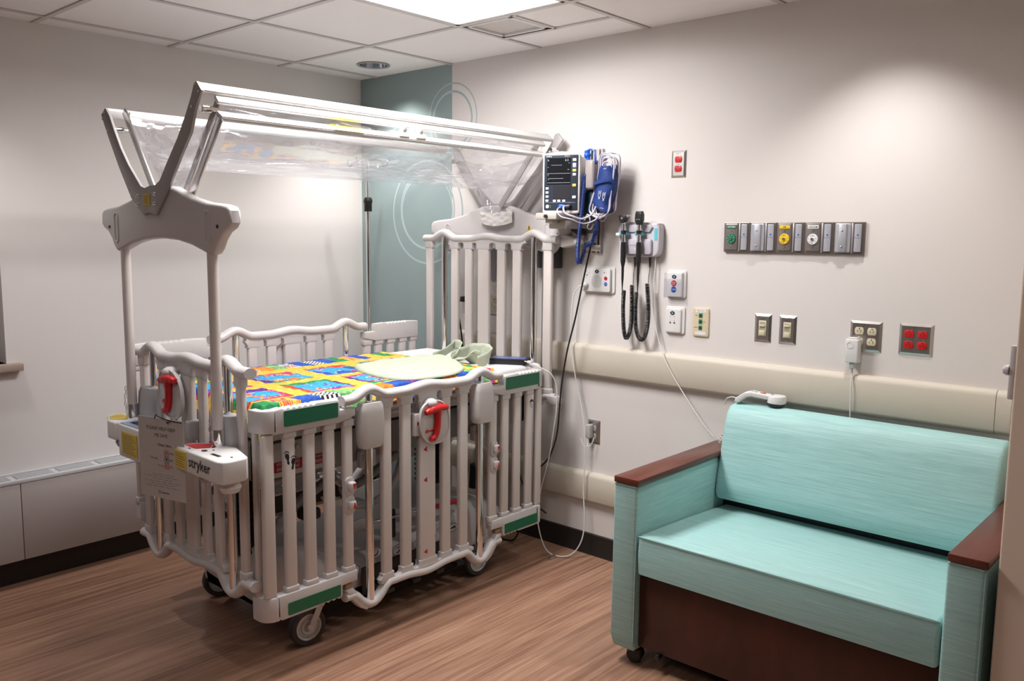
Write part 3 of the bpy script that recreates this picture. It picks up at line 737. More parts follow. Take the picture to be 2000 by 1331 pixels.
# red and chrome trend rods
MB().cyl((1.51, -1.20, .40), (1.51, -.66, .375), .0065, seg=12).build('gas_spring', M_chrome, crib)
MB().cyl((1.51, -.93, .387), (1.51, -.70, .377), .0095, seg=12).build('red_sleeve', M_redl, crib)
MB().box(1.485, 1.50, -1.08, -1.03, .30, .42, .006).build('spring_mount', M_black, crib)
MB().box(1.40, 1.47, -1.44, -1.37, .455, .50, .012).build('black_knob', M_black, crib)
MB().box(1.48, 1.52, -1.26, -1.19, .38, .42, .01).build('spring_clevis', M_grey, crib)
MB().prism([(-1.30, .50), (-1.26, .50), (-1.16, .455), (-1.12, .46), (-1.12, .445), (-1.19, .435), (-1.29, .485)], 'x', 1.36, 1.44).build('cable_guide', M_white, crib)
# casters
def caster(x, y, ang, r=.072):
    t = MB(); ca, sa = math.cos(ang), math.sin(ang)
    ax = (ca, sa, 0)
    tyre = MB().lathe([(r * .70, -.018), (r * .93, -.019), (r * .99, -.012), (r, 0), (r * .99, .012), (r * .93, .019), (r * .70, .018)], (x, y, r), ax, 36, cap=False)
    root = MB().lathe([(0, -.006), (r * .25, -.006), (r * .27, -.014), (r * .36, -.015), (r * .40, -.006), (r * .58, -.006), (r * .64, -.016), (r * .72, -.017), (r * .72, .017), (r * .64, .016), (r * .58, .006), (r * .40, .006), (r * .36, .015), (r * .27, .014), (r * .25, .006), (0, .006)], (x, y, r), ax, 32, cap=False).build('caster_wheel', M_white, crib)
    tyre.build('tyre', mat('dark_grey_tyre', (.055, .05, .05), .6), root)
    fx, fy = -sa, ca
    fk = MB()
    for s in (-1, 1):
        o = Vector((x + s * .026 * ca, y + s * .026 * sa, 0))
        fk.bar((o.x, o.y, r - .012), (o.x + fx * .045, o.y + fy * .045, r * 2 + .008), .006, .024, .002, up=(fx, fy, 0))
        fk.lathe([(0, .008), (.010, .006), (.011, 0)], (o.x, o.y, r), (s * ca, s * sa, 0), 14)
    fk.cyl((x + fx * .045, y + fy * .045, r * 2), (x + fx * .045, y + fy * .045, .165), .022, seg=16)
    fk.bar((x + fx * .045 - ca * .03, y + fy * .045 - sa * .03, r * 2 + .006), (x + fx * .045 + ca * .03, y + fy * .045 + sa * .03, r * 2 + .006), .03, .012, .003)
    fk.build('caster_fork', M_cribm, root)
caster(1.50, -1.468, R(-8)); caster(1.50, -.56, R(-4)); caster(.86, -1.46, R(-14)); caster(.86, -.56, R(8))
# fifth steering wheel and black side bumper rollers
MB().lathe([(.0, -.018), (.045, -.018), (.052, -.010), (.052, .010), (.045, .018), (0, .018)], (1.30, -1.02, .052), (1, 0, 0), 28, cap=False).build('steering_wheel', M_rubber, crib)
MB().lathe([(0, 0), (.032, 0), (.036, .008), (.036, .03), (.03, .038), (0, .038)], (1.56, -.44, .235), seg=24, cap=False).build('bumper_roller', M_rubber, crib)
MB().cyl((1.36, -.42, .35), (1.36, -.42, .46), .034, .028, 20).build('rubber_stop', M_rubber, crib)
# ---- canopy posts, control boxes, boards, V brackets
YP = -1.795
def chain(x, y, z0, z1, parent):
    c = MB(); n = 9
    for k in range(n):
        z = z0 + (z1 - z0) * (k + .5) / n; o = (x + .006 * math.sin(k), y, z)
        pts = [(o[0] + (.0035 * math.cos(a) if k % 2 else 0), y + (0 if k % 2 else .0035 * math.cos(a)), z + .0085 * math.sin(a)) for a in [2 * math.pi * i / 10 for i in range(10)]]
        c.tube(pts, .0011, 5, closed=True)
    c.build('safety_chain', M_chrome, parent)
for x, zb in ((.855, .80), (1.492, .80)):
    p = MB().cyl((x, YP, zb + .05), (x, YP, 1.49), .0175, .0175, 24).build('canopy_post', M_cribm, crib)
    MB().cyl((x, YP, zb - .02), (x, YP, zb + .075), .0205, .0205, 24).build('chrome_sleeve', M_chrome, p)
    chain(x - .030, YP - .012, zb + .0, zb + .14, p)
for x in (.87, 1.49):
    MB().cyl((x, -.085, .80), (x, -.085, 1.55), .0155, seg=20).build('canopy_post', M_alu, crib)
# right control box
bx = MB().prism([(1.388, -1.880), (1.405, -1.900), (1.672, -1.906), (1.695, -1.896), (1.700, -1.874), (1.695, -1.815), (1.680, -1.800), (1.560, -1.765), (1.455, -1.765), (1.392, -1.830), (1.385, -1.86)], 'z', .742, .818, .007, 3)
bx.box(1.47, 1.51, -1.80, -1.74, .70, .742, .006); bxr = bx.build('control_box', M_white, crib)
tx = MB().use(M_ink); tx.text('stryker', .050, (1.565, -1.9055, .785), (1, -.022, 0), (0, 0, 1), off=.001, bold=.008); tx.build('lettering', None, bxr)
MB().box(1.400, 1.475, -1.9045, -1.9015, .752, .812, .0).build('yellow_label', M_yel, bxr, 'yellow caution label')
tx = MB().use(M_inkg)
for q in range(6): tx.box(1.406, 1.468 - .008 * (q % 3), -1.9052, -1.9046, .760 + q * .008, .7615 + q * .008)
tx.build('label_print', None, bxr)
MB().prism([(1.40, -1.868), (1.41, -1.835), (1.45, -1.795), (1.50, -1.83), (1.475, -1.868)], 'z', .8178, .8195).build('red_label', mat('bright_red_label', (.55, .02, .03), .45), bxr, 'red top label')
hl = MB(); [hl.prism(oval(a, b, c, c * .8, 16), 'z', .8180, .8192) for a, b, c in ((1.43, -1.786, .011), (1.52, -1.862, .012), (1.50, -1.82, .007), (1.535, -1.838, .004), (1.66, -1.845, .005), (1.455, -1.88, .004))]; hl.box(1.575, 1.625, -1.872, -1.860, .818, .8192)
hl.build('port_holes', M_ink, bxr)
MB().lathe([(0, -.042), (.028, -.036), (.036, -.02), (.030, -.004), (.018, .0)], (1.655, -1.85, .742), seg=20).build('box_knob', M_white, bxr)
MB().lathe([(0, -.03), (.02, -.026), (.028, -.012), (.022, 0)], (1.53, -1.86, .742), seg=20).box(1.50, 1.60, -1.87, -1.83, .722, .742, .006).build('box_knob', M_grey_light, bxr)
# left control box
bx = MB().prism([(.700, -1.810), (.715, -1.835), (.80, -1.87), (.86, -1.87), (.90, -1.80), (.88, -1.765), (.74, -1.765), (.705, -1.78)], 'z', .742, .812, .007, 3)
bx.prism([(.930, -1.875), (.955, -1.895), (1.17, -1.895), (1.185, -1.88), (1.185, -1.80), (1.15, -1.78), (.90, -1.78), (.88, -1.80)], 'z', .705, .828, .009, 3)
bxl = bx.build('control_box', M_white, crib)
MB().box(.985, 1.105, -1.8985, -1.8955, .722, .805).build('yellow_label', M_yel, bxl, 'yellow caution label')
tx = MB().use(M_inkg)
for q in range(9): tx.box(.992, 1.098 - .012 * (q % 3), -1.8992, -1.8986, .729 + q * .008, .7304 + q * .008)
tx.build('label_print', None, bxl)
MB().prism([(.715, -1.80), (.75, -1.84), (.80, -1.86), (.84, -1.82), (.80, -1.785), (.73, -1.785)], 'z', .8118, .8130).build('yellow_label', M_yel, bxl, 'yellow caution label')
MB().box(.955, 1.12, -1.888, -1.80, .8278, .8300, .0).build('display_panel', mat('blue_grey_panel', (.22, .28, .40), .4), bxl, 'blue-grey display panel')
MB().box(.985, 1.07, -1.865, -1.82, .8299, .8312).build('display_screen', M_screen, bxl); MB().lathe([(0, -.035), (.02, -.03), (.028, -.012), (.02, 0)], (.84, -1.83, .742), seg=18).build('box_knob', M_grey_light, bxl)
MB().box(.86, .92, YF - .02, YF + .03, .74, .80, .006).box(1.44, 1.50, YF - .02, YF + .03, .74, .80, .006).box(1.44, 1.62, -1.79, -1.765, .755, .785, .004).build('post_bracket', M_crib, crib)
HB = [(0, 1.690), (.09, 1.685), (.14, 1.670), (.22, 1.645), (.32, 1.626), (.42, 1.618), (.452, 1.612), (.466, 1.598), (.468, 1.560), (.452, 1.543), (.415, 1.528), (.385, 1.500), (.368, 1.475), (.350, 1.460), (.330, 1.456), (.30, 1.465), (.22, 1.486), (.12, 1.502), (0, 1.508)]
def board(cx_, y0, y1, parent_label=None, sg=-1, wd=1.0, dz=0):
    pts = [(cx_ + a * wd, z + dz) for a, z in HB] + [(cx_ - a * wd, z + dz) for a, z in reversed(HB[1:-1])]
    o = MB().prism(pts, 'y', y0, y1, .012, 3).build('canopy_board', M_crib, crib)
    yf = y0 if sg < 0 else y1
    s = MB()
    for dx in (-.335, .335):
        s.tube([(cx_ + dx * wd + a, yf, 1.55 + dz + b) for a, b in rrect(-.014, .014, -.058, .048, .013)], .0035, 6, closed=True)
    s.build('slot_rim', M_crib, o)
    s = MB()
    for dx in (-.395, .395): s.lathe([(.007, .0), (.005, .003), (0, .003)], (cx_ + dx * wd, yf, 1.548 + dz), (0, sg, 0), 12, cap=False)
    s.build('board_screw', M_black, o)
    return o
board(1.17, -1.815, -1.770)
bh = board(1.185, -.112, -.062, dz=-.012)
wt = MB().use(M_yel).prism([(1.385, 1.536), (1.432, 1.536), (1.418, 1.566), (1.409, 1.583), (1.400, 1.566)], 'y', -.1145, -.112); wt.use(M_ink).prism([(1.407, 1.555), (1.411, 1.555), (1.412, 1.574), (1.406, 1.574)], 'y', -.1152, -.1145); wt.use(M_whited).prism(oval(1.409, 1.544, .013, .006, 14), 'y', -.1152, -.1145)
wt.build('warning_triangle', None, bh, 'yellow warning triangle sticker')
for dx in (-.405, .405): MB().lathe([(0, .008), (.022, .006), (.026, 0)], (1.185 + dx * .98, -.112, 1.515), (0, -1, 0), 20, cap=False).build('round_cap', M_white, bh)
MB().prism([(1.64, 1.535), (1.70, 1.515), (1.71, 1.50), (1.695, 1.488), (1.62, 1.475), (1.58, 1.49), (1.58, 1.53)], 'y', -.13, -.07, .01).build('board_hook', M_crib, bh)
VO = [(-.379, 1.961), (-.341, 1.984), (-.310, 1.954), (-.277, 1.901), (-.229, 1.832), (-.173, 1.769), (-.084, 1.691), (-.054, 1.683), (-.012, 1.690), (.027, 1.691), (.060, 1.705), (.114, 1.760), (.194, 1.837), (.250, 1.902), (.294, 1.961), (.318, 2.002), (.335, 2.005), (.363, 1.975), (.321, 1.925), (.286, 1.850), (.210, 1.775), (.117, 1.673), (.022, 1.587), (.0, 1.592), (-.03, 1.597), (-.06, 1.592), (-.074, 1.590), (-.160, 1.649), (-.252, 1.767), (-.327, 1.877)]
def vbracket(cx_, y0, y1, sg, wd=1.0):
    o = MB().prism([(cx_ + a * wd, z) for a, z in VO], 'y', y0, y1, .0015).build('canopy_bracket', M_alu_paint, crib)
    yf = y0 if sg < 0 else y1
    for a, z in ((-.108, 1.656), (.021, 1.660), (-.110, 1.627), (.018, 1.628)):
        MB().lathe([(0, .008), (.006, .006), (.008, 0)], (cx_ + a, yf, z), (0, sg, 0), 12, cap=False).build('bolt', M_chrome, o)
    s = MB()
    for a, z in ((-.352, 1.967), (-.366, 1.945), (.323, 1.995), (.345, 1.972), (-.33, 1.90), (.296, 1.93)): s.ball((cx_ + a * wd, yf, z), .0042, 8)
    s.build('arm_screws', M_chrome, o)
    return o
M_alu_paint = mat('silver_grey_painted_arm', (.43, .41, .41), .4, .35)
vb = vbracket(1.15, -1.826, -1.816, -1)
MB().box(1.088, 1.135, -1.8285, -1.826, 1.622, 1.662).build('yellow_label', M_yel, vb, 'yellow caution label')
tx = MB().use(M_inkg)
for q in range(5): tx.box(1.094, 1.130 - .004 * (q % 2), -1.8290, -1.8286, 1.629 + q * .006, 1.6302 + q * .006)
tx.build('label_print', None, vb)
vbracket(1.20, -.062, -.052, 1)
# long canopy rails (two on the right, one lower on the right, two on the left)
def rail(x, z, y0, y1, wd, h, tilt, m=None):
    mt = Matrix.Translation((x, 0, z)) @ Matrix.Rotation(R(tilt), 4, 'Y')
    return MB().box(-wd / 2, wd / 2, y0, y1, -h / 2, h / 2, .003, 2, mt).box(-wd / 2 - .0012, wd / 2 + .0012, y0, y1, h * .06, h * .12, 0, 2, mt).build('canopy_rail', m or M_whitep, crib)
rail(1.487, 1.986, -1.816, -.062, .042, .016, 42)
rail(1.500, 1.955, -1.770, -.125, .034, .014, 50)
r3 = rail(1.512, 1.903, -1.768, -.165, .040, .016, 32)
rail(.788, 1.968, -1.816, -.062, .036, .016, -50); rail(.80, 1.966, -1.735, -.115, .030, .014, -55)
for y in (-1.00, -.915):
    MB().box(1.490, 1.535, y - .028, y + .028, 1.902, 1.922, .004).build('knob_clamp', M_white, r3)
    MB().lathe([(0, .032), (.010, .030), (.015, .018), (.012, .006), (.010, 0)], (1.518, y, 1.917), (.35, 0, .95), 16).build('canopy_knob', mat('rose_grey_knob', (.48, .43, .43), .35), r3)
yl = MB().use(M_yel).box(-.0215, .0215, -1.33, -1.20, .0082, .0092, 0, 2, Matrix.Translation((1.512, 0, 1.903)) @ Matrix.Rotation(R(32), 4, 'Y')); yl.build('yellow_label', None, r3, 'yellow label strip')
# flat swing arms of the two doors at both ends
for y0, sg in ((-1.745, 1), (-.115, -1)):
    cxx = 1.15 if sg > 0 else 1.20
    for a, b, wd in (((.285, 1.965), (.040, 1.668), .030), ((.366, 1.898), (.160, 1.650), .034), ((-.320, 1.978), (-.090, 1.655), .032)):
        MB().bar((cxx + a[0], y0 + sg * (-.02 if wd != .030 else .022), a[1]), (cxx + b[0], y0 + sg * (-.02 if wd != .030 else .022), b[1]), .006, wd, .001, up=(1, 0, 0) ).build('door_arm', M_alu if sg > 0 else M_alu_paint, crib)
    for a, z in ((-.05, 1.645), (.06, 1.648), (.058, 1.612)):
        MB().lathe([(0, .012), (.010, .010), (.013, 0)], (cxx + a, y0 - sg * .003 if sg < 0 else y0, z), (0, -1, 0), 14, cap=False).build('pivot_bolt', M_chrome, crib)
    for a, z in ((-.315, 1.905), (.327, 1.925)):
        MB().lathe([(0, -.028), (.013, -.028), (.013, .004), (.006, .008), (.006, .028), (0, .028)], (cxx + a, y0 - sg * .035, z), (0, 1, 0), 16, cap=False).build('stop_knob', M_chrome, crib)
# clear vinyl: side trough, door strip and end pockets
def nz(x, y, z): return noise.noise(Vector((x, y, z)))
TR = catmull([(1.525, 0, 1.893), (1.495, 0, 1.84), (1.43, 0, 1.790), (1.31, 0, 1.760), (1.17, 0, 1.752), (1.03, 0, 1.762), (.93, 0, 1.80), (.84, 0, 1.88), (.80, 0, 1.965)], 5)
def trough(u, v):
    k = u * (len(TR) - 1); i = min(int(k), len(TR) - 2); p = TR[i].lerp(TR[i + 1], k - i)
    y = -1.735 + v * 1.615; e = min(v, 1 - v); amp = .006 + .022 * math.exp(-e * 14)
    s = math.sin(math.pi * u)
    return Vector((p.x + amp * s * nz(u * 7, v * 9, 1), y + (.03 * math.exp(-e * 20)) * s * nz(u * 5, v * 4, 4), p.z + s * (.9 * amp * nz(u * 8, v * 12, 7) + .006 * math.sin(v * 2.6))))
MB().grid(trough, 44, 90).build('vinyl_canopy', M_film, crib, 'clear wrinkled vinyl canopy sheet', recalc=False)
for uu, nm in ((.30, 'vinyl_seam'), (.66, 'vinyl_seam')):
    MB().tube([trough(uu, k / 60) for k in range(61)], .0016, 6).build(nm, M_film, crib)
MB().grid(lambda u, v: Vector((1.50 + .005 * u + .012 * nz(u * 3, v * 14, 2), -1.74 + v * 1.61, 1.95 - .035 * u - .018 * math.sin(math.pi * u) + .008 * nz(u * 4, v * 16, 9))), 12, 80).build('vinyl_strip', M_film, crib, recalc=False)
def pocket(cxx, y, sg, nm):
    def f(u, v):
        lx, lz = -.335 + .27 * v, 1.955 - .315 * v; rx, rz = .29 - .25 * v, 1.915 - .275 * v
        s = math.sin(math.pi * u)
        z = lz + (rz - lz) * u - (.07 * (1 - v) ** 1.5) * s
        fl = (.042 if sg > 0 else .022) * s * (nz(u * 6 + 3, v * 5, y) + .5 * nz(u * 14, v * 9, y + 2))
        return Vector((cxx + lx + (rx - lx) * u, y + sg * (.012 * s) + fl, z + .5 * fl * (1 - v)))
    MB().grid(f, 40, 30).build(nm, M_film, crib, recalc=False)
pocket(1.15, -1.735, 1, 'vinyl_pocket'); pocket(1.20, -.125, -1, 'vinyl_pocket')
MB().grid(lambda u, v: Vector((1.11 + .21 * u + .0, -.137 - .012 * math.sin(math.pi * u) * (1 - .4 * v) + .010 * nz(u * 9, v * 5, 3), 1.575 + .018 * (2 * u - 1) ** 2 + v * (.065 + .02 * nz(u * 6, 0, 1)))), 26, 10).build('gathered_flap', mat('gathered_white_vinyl', (.66, .62, .60), .45), crib, recalc=False)
# ================================================================== BEDDING
def mz(x, y):
    e = min(x - .76, 1.565 - x, y + 1.675, -.175 - y); return .938 - .035 * max(0, 1 - e / .035) ** 2.2
mt = MB().box(.765, 1.565, -1.672, -.180, .872, .938, .026, 4).build('crib_mattress', M_sheet)
tag(mt, 'crib mattress in a fitted white sheet inside the hospital crib', 'mattress')
QC = {}
def qm(n, c, p=None):
    m = mat('quilt_' + n, c, .85, bump=(60, .9))
    if p:
        nt, N, L, b = nodes(m); vec = mapped(nt, (1, 1, 1))
        vo = N.new('ShaderNodeTexVoronoi'); vo.inputs['Scale'].default_value = p[0]; L.new(vec, vo.inputs['Vector'])
        sp = N.new('ShaderNodeSeparateColor'); L.new(vo.outputs['Color'], sp.inputs[0]); st = [(i / len(p[1]), cc) for i, cc in enumerate(p[1])]
        L.new(ramp(nt, sp.outputs[0], st, 'CONSTANT'), b.inputs['Base Color'])
    QC[n] = m; return m
YE = (.85, .50, .055)
qm('yellow', YE, (70, [YE, YE, (.80, .43, .05), (.87, .58, .14), YE]))
SKY = (.035, .34, .62); RB = (.012, .07, .40); GRN = (.01, .22, .07); MAG = (.52, .012, .14); PUR = (.07, .012, .19); ORG = (.82, .20, .02); REDC = (.60, .03, .02)
qm('sky', SKY, (120, [SKY, SKY, (.05, .42, .68), SKY, (.03, .27, .55)])); qm('royal', RB, (80, [RB, (.02, .11, .50), RB]))
qm('green', GRN, (90, [GRN, (.03, .32, .10), GRN])); qm('magenta', MAG, (150, [MAG, MAG, (.65, .10, .25)])); qm('purple', PUR, (120, [PUR, PUR, (.16, .05, .32)]))
qm('orange', ORG, (90, [ORG, (.88, .30, .03), ORG])); qm('red', REDC, (90, [REDC, (.7, .1, .04), REDC]))
qm('print', SKY, (95, [SKY, RB, SKY, (.75, .35, .15), SKY, MAG, (.7, .75, .75), SKY]))
qm('printo', ORG, (110, [ORG, (.75, .5, .2), REDC, ORG, RB, SKY])); qm('lightgreen', (.18, .45, .13), (80, [(.18, .45, .13), (.3, .55, .2), (.1, .36, .12)]))
qm('multi', MAG, (160, [MAG, (.8, .8, .8), RB, YE, (.8, .8, .8), GRN]))
qm('check', (0, 0, 0)); qm('stripe', ORG)
def ck():
    nt, N, L, b = nodes(QC['check']); c = N.new('ShaderNodeTexChecker'); c.inputs['Scale'].default_value = 1; c.inputs['Color1'].default_value = (.8, .8, .8, 1); c.inputs['Color2'].default_value = (.01, .01, .01, 1)
    L.new(mapped(nt, (95, 95, 1)), c.inputs['Vector']); L.new(c.outputs[0], b.inputs['Base Color'])
    nt, N, L, b = nodes(QC['stripe']); f = noise_n(nt, mapped(nt, (6, 150, 6)), 1, 2, .5)
    L.new(ramp(nt, f, [(.40, (.85, .5, .05)), (.47, ORG), (.53, MAG), (.60, (.85, .45, .08))], 'CONSTANT'), b.inputs['Base Color'])
ck()
near_cols = ['green', 'stripe', 'royal', 'check', 'lightgreen', 'yellow', 'orange', 'royal', 'purple', 'green', 'orange', 'royal', 'lightgreen', 'magenta', 'royal', 'orange', 'red', 'green', 'royal']
far_cols = ['orange', 'purple', 'green', 'lightgreen', 'royal', 'purple', 'multi', 'orange', 'lightgreen', 'multi', 'royal', 'check', 'royal', 'green', 'stripe', 'royal', 'yellow', 'green', 'yellow']
QX0, QX1, QY0, QY1 = .750, 1.600, -1.730, -.505
def quilt_at(u, v):
    d = QX1 - QX0; return QX0 + u * d, QY0 + v * (QY1 - QY0)
def quilt_mat(u, v):
    x, y = quilt_at(u, v)
    if v > .988 or v < .012 or u < .012: return QC['yellow']
    if x > 1.492:
        i = int((y + 1.70 - .35 * (x - 1.5)) / .086); return QC[near_cols[i % 19]] if 0 <= i else QC['green']
    if .80 < x < .925:
        i = int((y + 1.72) / .0655); return QC[far_cols[i % 19]]
    if x <= .80: return QC['royal' if int((y + 2) / .13) % 2 else 'purple']
    ci, cxl = None, None
    for k, (a, b) in enumerate(((.998, 1.208), (1.268, 1.480))):
        if a < x < b: ci = k; cxl = (x - a) / (b - a)
    yy = (y + 1.700) % .287; cj = int((y + 1.700) // .287)
    if ci is None or yy > .215: return QC['yellow']
    a, b = cxl, yy / .215; key = (ci * 3 + cj) % 4
    ew = .13 + .05 * math.sin(7 * a + 5 * b + key)
    if a < ew * (.6 + b): return QC[('green', 'magenta', 'red', 'purple')[key]]
    if a > 1 - ew * .8: return QC[('magenta', 'green', 'royal', 'red')[key]]
    if b < ew: return QC[('red', 'purple', 'royal', 'green')[key]]
    if b > 1 - ew * .6: return QC[('purple', 'sky', 'green', 'magenta')[key]]
    q = nz(a * 3 + ci * 7, b * 3 + cj * 5, 2)
    if q > .22: return QC['printo' if key % 2 else 'royal']
    if q > .08: return QC['print']
    return QC['sky']
def quilt_pt(u, v):
    x, y = quilt_at(u, v); z = .9425
    ox = max(0, x - 1.548); oy = max(0, -1.662 - y)
    if ox > 0: z -= min(ox * 1.1, .02 + ox * .9); x = 1.548 + ox * .58
    if oy > 0: z -= oy * .95; y = -1.662 - oy * .48
    ol = max(0, .785 - x)
    if ol > 0: z -= ol * .8; x = .785 - ol * .5
    puck = .0028 * (nz(x * 26, y * 26, 0) + .6 * nz(x * 60, y * 60, 3)) + .002 * abs(math.sin((x - .77) / .0675 * math.pi)) * abs(math.sin(y / .072 * math.pi))
    return Vector((x, y, z + puck + .0035))
q = MB().grid(quilt_pt, 150, 210, quilt_mat)
q = q.build('patchwork_quilt', None, recalc=False)
tag(q, 'bright yellow patchwork quilt with blue picture squares spread on the crib mattress', 'quilt')
# gown / sleep sack
GO = catmull([(1.11, -.93, 0), (1.22, -.99, 0), (1.36, -1.02, 0), (1.48, -1.015, 0), (1.54, -.96, 0), (1.562, -.86, 0), (1.553, -.74, 0), (1.49, -.63, 0), (1.40, -.56, 0), (1.28, -.49, 0), (1.17, -.455, 0), (1.08, -.475, 0), (1.06, -.60, 0), (1.06, -.76, 0), (1.08, -.87, 0)], 10, True)
def gown():
    mb = MB(); n = len(GO); c = Vector((1.32, -.78, 0)); rings = []
    for k in range(33):
        t = 1 - k / 32; ring = []
        for p in GO:
            P = c + (p - c) * t; h = (1 - t ** 6) ** .5
            fd = P.x * 1.0 + P.y * .55
            z = .953 + .014 * h + h * (.014 * nz(P.x * 7, P.y * 7, 5) + .010 * abs(nz(fd * 11, (P.x - P.y) * 2.5, 8)) + .006 * nz(P.x * 26, P.y * 14, 1)) + (.012 * h * math.exp(-((P.x - 1.22) ** 2 + (P.y + .52) ** 2) / .008))
            ring.append(mb.bm.verts.new((P.x, P.y, z)))
        rings.append(ring)
    low = [mb.bm.verts.new((p.x, p.y, .9475)) for p in GO]; rings.insert(0, low)
    for A, B in zip(rings, rings[1:]):
        for k in range(n): f = mb.bm.faces.new((A[k], A[(k + 1) % n], B[(k + 1) % n], B[k])); f.smooth = True
    return mb
g = gown().build('folded_gown', M_gown, recalc=True, sharp=70)
WL[g.name] = Vector((0, 0, 0)); 
tag(g, 'pale green cotton garment laid over the quilt near the head of the crib', 'garment')
def ribbon(pts, wd, name, parent, side=(0, 0, 1), lab=None):
    P = catmull(pts, 8); mb = MB(); V = []
    for i, p in enumerate(P):
        d = (P[min(i + 1, len(P) - 1)] - P[max(i - 1, 0)]).normalized(); s = Vector(side[i] if isinstance(side, list) else side); s = (s - d * s.dot(d)).normalized()
        row = []
        for q in range(5): row.append(mb.bm.verts.new(p + s * wd * (q / 4 - .5) + .004 * Vector((nz(i * .3, q, 1), nz(i * .3, q, 2), nz(i * .3, q, 3)))))
        V.append(row)
    for A, B in zip(V, V[1:]):
        for q in range(4): f = mb.bm.faces.new((A[q], A[q + 1], B[q + 1], B[q])); f.smooth = True
    o = mb.build(name, M_gown, parent, lab, recalc=False)
    so = o.modifiers.new('thickness', 'SOLIDIFY'); so.thickness = .004; return o
WL[g.name] = Vector((0, 0, 0))
ribbon([(1.17, -.52, .960), (1.16, -.44, .972), (1.12, -.35, .988), (1.11, -.315, .996), (1.17, -.335, .996), (1.23, -.40, .985), (1.28, -.47, .970), (1.33, -.55, .962)], .046, 'shoulder_strap', g, (.2, .2, 1))
ribbon([(1.27, -.50, .962), (1.25, -.41, .974), (1.25, -.345, .982), (1.32, -.335, .992), (1.40, -.37, .988), (1.44, -.42, .976), (1.44, -.49, .958)], .062, 'shoulder_strap', g, (.15, .2, 1))
ribbon([(1.30, -.52, .966), (1.34, -.46, .970), (1.38, -.42, .966)], .08, 'collar', g, (1, .8, .1))
# black handset-like tablet on the mattress
dev = thing('tablet_device', 'black wedge-shaped electronic device with a bluish screen on the crib sheet', 'electronic device', (1.44, -.31, .938), rot=(0, 0, R(28)))
MB().prism([(-.115, .018), (-.095, .0), (.105, .0), (.112, .006), (.112, .026), (-.112, .026)], 'y', -.05, .05, .003).build('device_body', M_black, dev, local=True)
MB().box(-.06, .10, -.04, .04, .0255, .0275, .001).build('device_screen', mat('bluish_screen', (.10, .14, .35), .2), dev, 'bluish screen', local=True)
MB().lathe([(0, .003), (.004, .002), (.005, 0)], (-.06, -.05, .013), (0, -1, 0), 10).build('device_button', M_black, dev, local=True)
MB().box(.105, .135, -.034, -.014, .006, .020, .004).build('cable_plug', M_white, dev, local=True)
# ================================================================== SIGN
sign = thing('paper_sign', 'printed white paper sign reading PLEASE HELP KEEP ME SAFE hung on the crib foot', 'sign', (1.325, -1.912, .905), rot=(0, 0, R(15)))
SW, SH = .216, .279
MB().box(-SW / 2, SW / 2, -.0005, .0005, -SH, 0).build('paper', M_paper, sign, local=True)
def st(mb, s, size, x, z, **k): mb.text(s, size, (x, -.0008, z), (1, 0, 0), (0, 0, 1), **k)
a = MB().use(M_ink)
st(a, 'PLEASE HELP KEEP', .0170, .0, -.036); st(a, 'ME SAFE', .0170, .0, -.060); st(a, 'I Sleep Safest', .0125, .014, -.092, bold=.01)
st(a, 'lone', .0125, .036, -.117, align='LEFT'); st(a, 'On my', .0125, -.020, -.140, align='RIGHT'); st(a, 'ack', .0125, .036, -.140, align='LEFT'); st(a, 'Sparrow', .0100, .012, -.258, bold=.02)
a.tube([(-.016 + .005 * math.cos(t_), -.0008, -.257 + .005 * math.sin(t_)) for t_ in [k * .785 for k in range(8)]], .0008, 4, closed=True)
a.use(M_inkg)
for q in range(6):
    wq = (.055, .085, .045, .088, .06, .084)[q]
    for s_ in range(int(wq * 2 / .006)): 
        if (s_ * 7 + q * 3) % 5: a.box(-wq + s_ * .006, -wq + s_ * .006 + .0045, -.0009, -.0006, -.196 - q * .0085 - .0006, -.196 - q * .0085 + .0006)
a.build('lettering', None, sign, local=True)
a = MB().use(M_redl); 
for z in (-.117, -.140, -.163):
    a.use(M_redl if z != -.140 else M_ink); cx_ = .0225
    a.tube([(cx_ + q_ * .0085, -.0008, z + p_ * .0095) for q_, p_ in ((-1, -1), (1, -1), (1, 1), (-1, 1))], .0010, 4, closed=True); st(a, {-.117: 'A', -.140: 'B', -.163: 'C'}[z], .015, cx_, z, bold=.03)
a.use(mat('faded_red_print', (.30, .07, .06), .6)); st(a, 'In my', .0125, .008, -.163, align='RIGHT'); st(a, 'rib', .0125, .036, -.163, align='LEFT')
a.build('letter_blocks', None, sign, local=True)
MB().tube([(-.03, .0, -.005), (-.015, -.004, .012), (.0, -.006, .006), (.05, -.002, -.004), (.10, .0, -.006)], .0018, 6, n=5).tube([(.035, -.004, -.006), (.04, -.008, -.012), (.047, -.004, -.006)], .0018, 6, n=4).build('hanging_string', M_bcord, sign, 'black string loop', local=True)
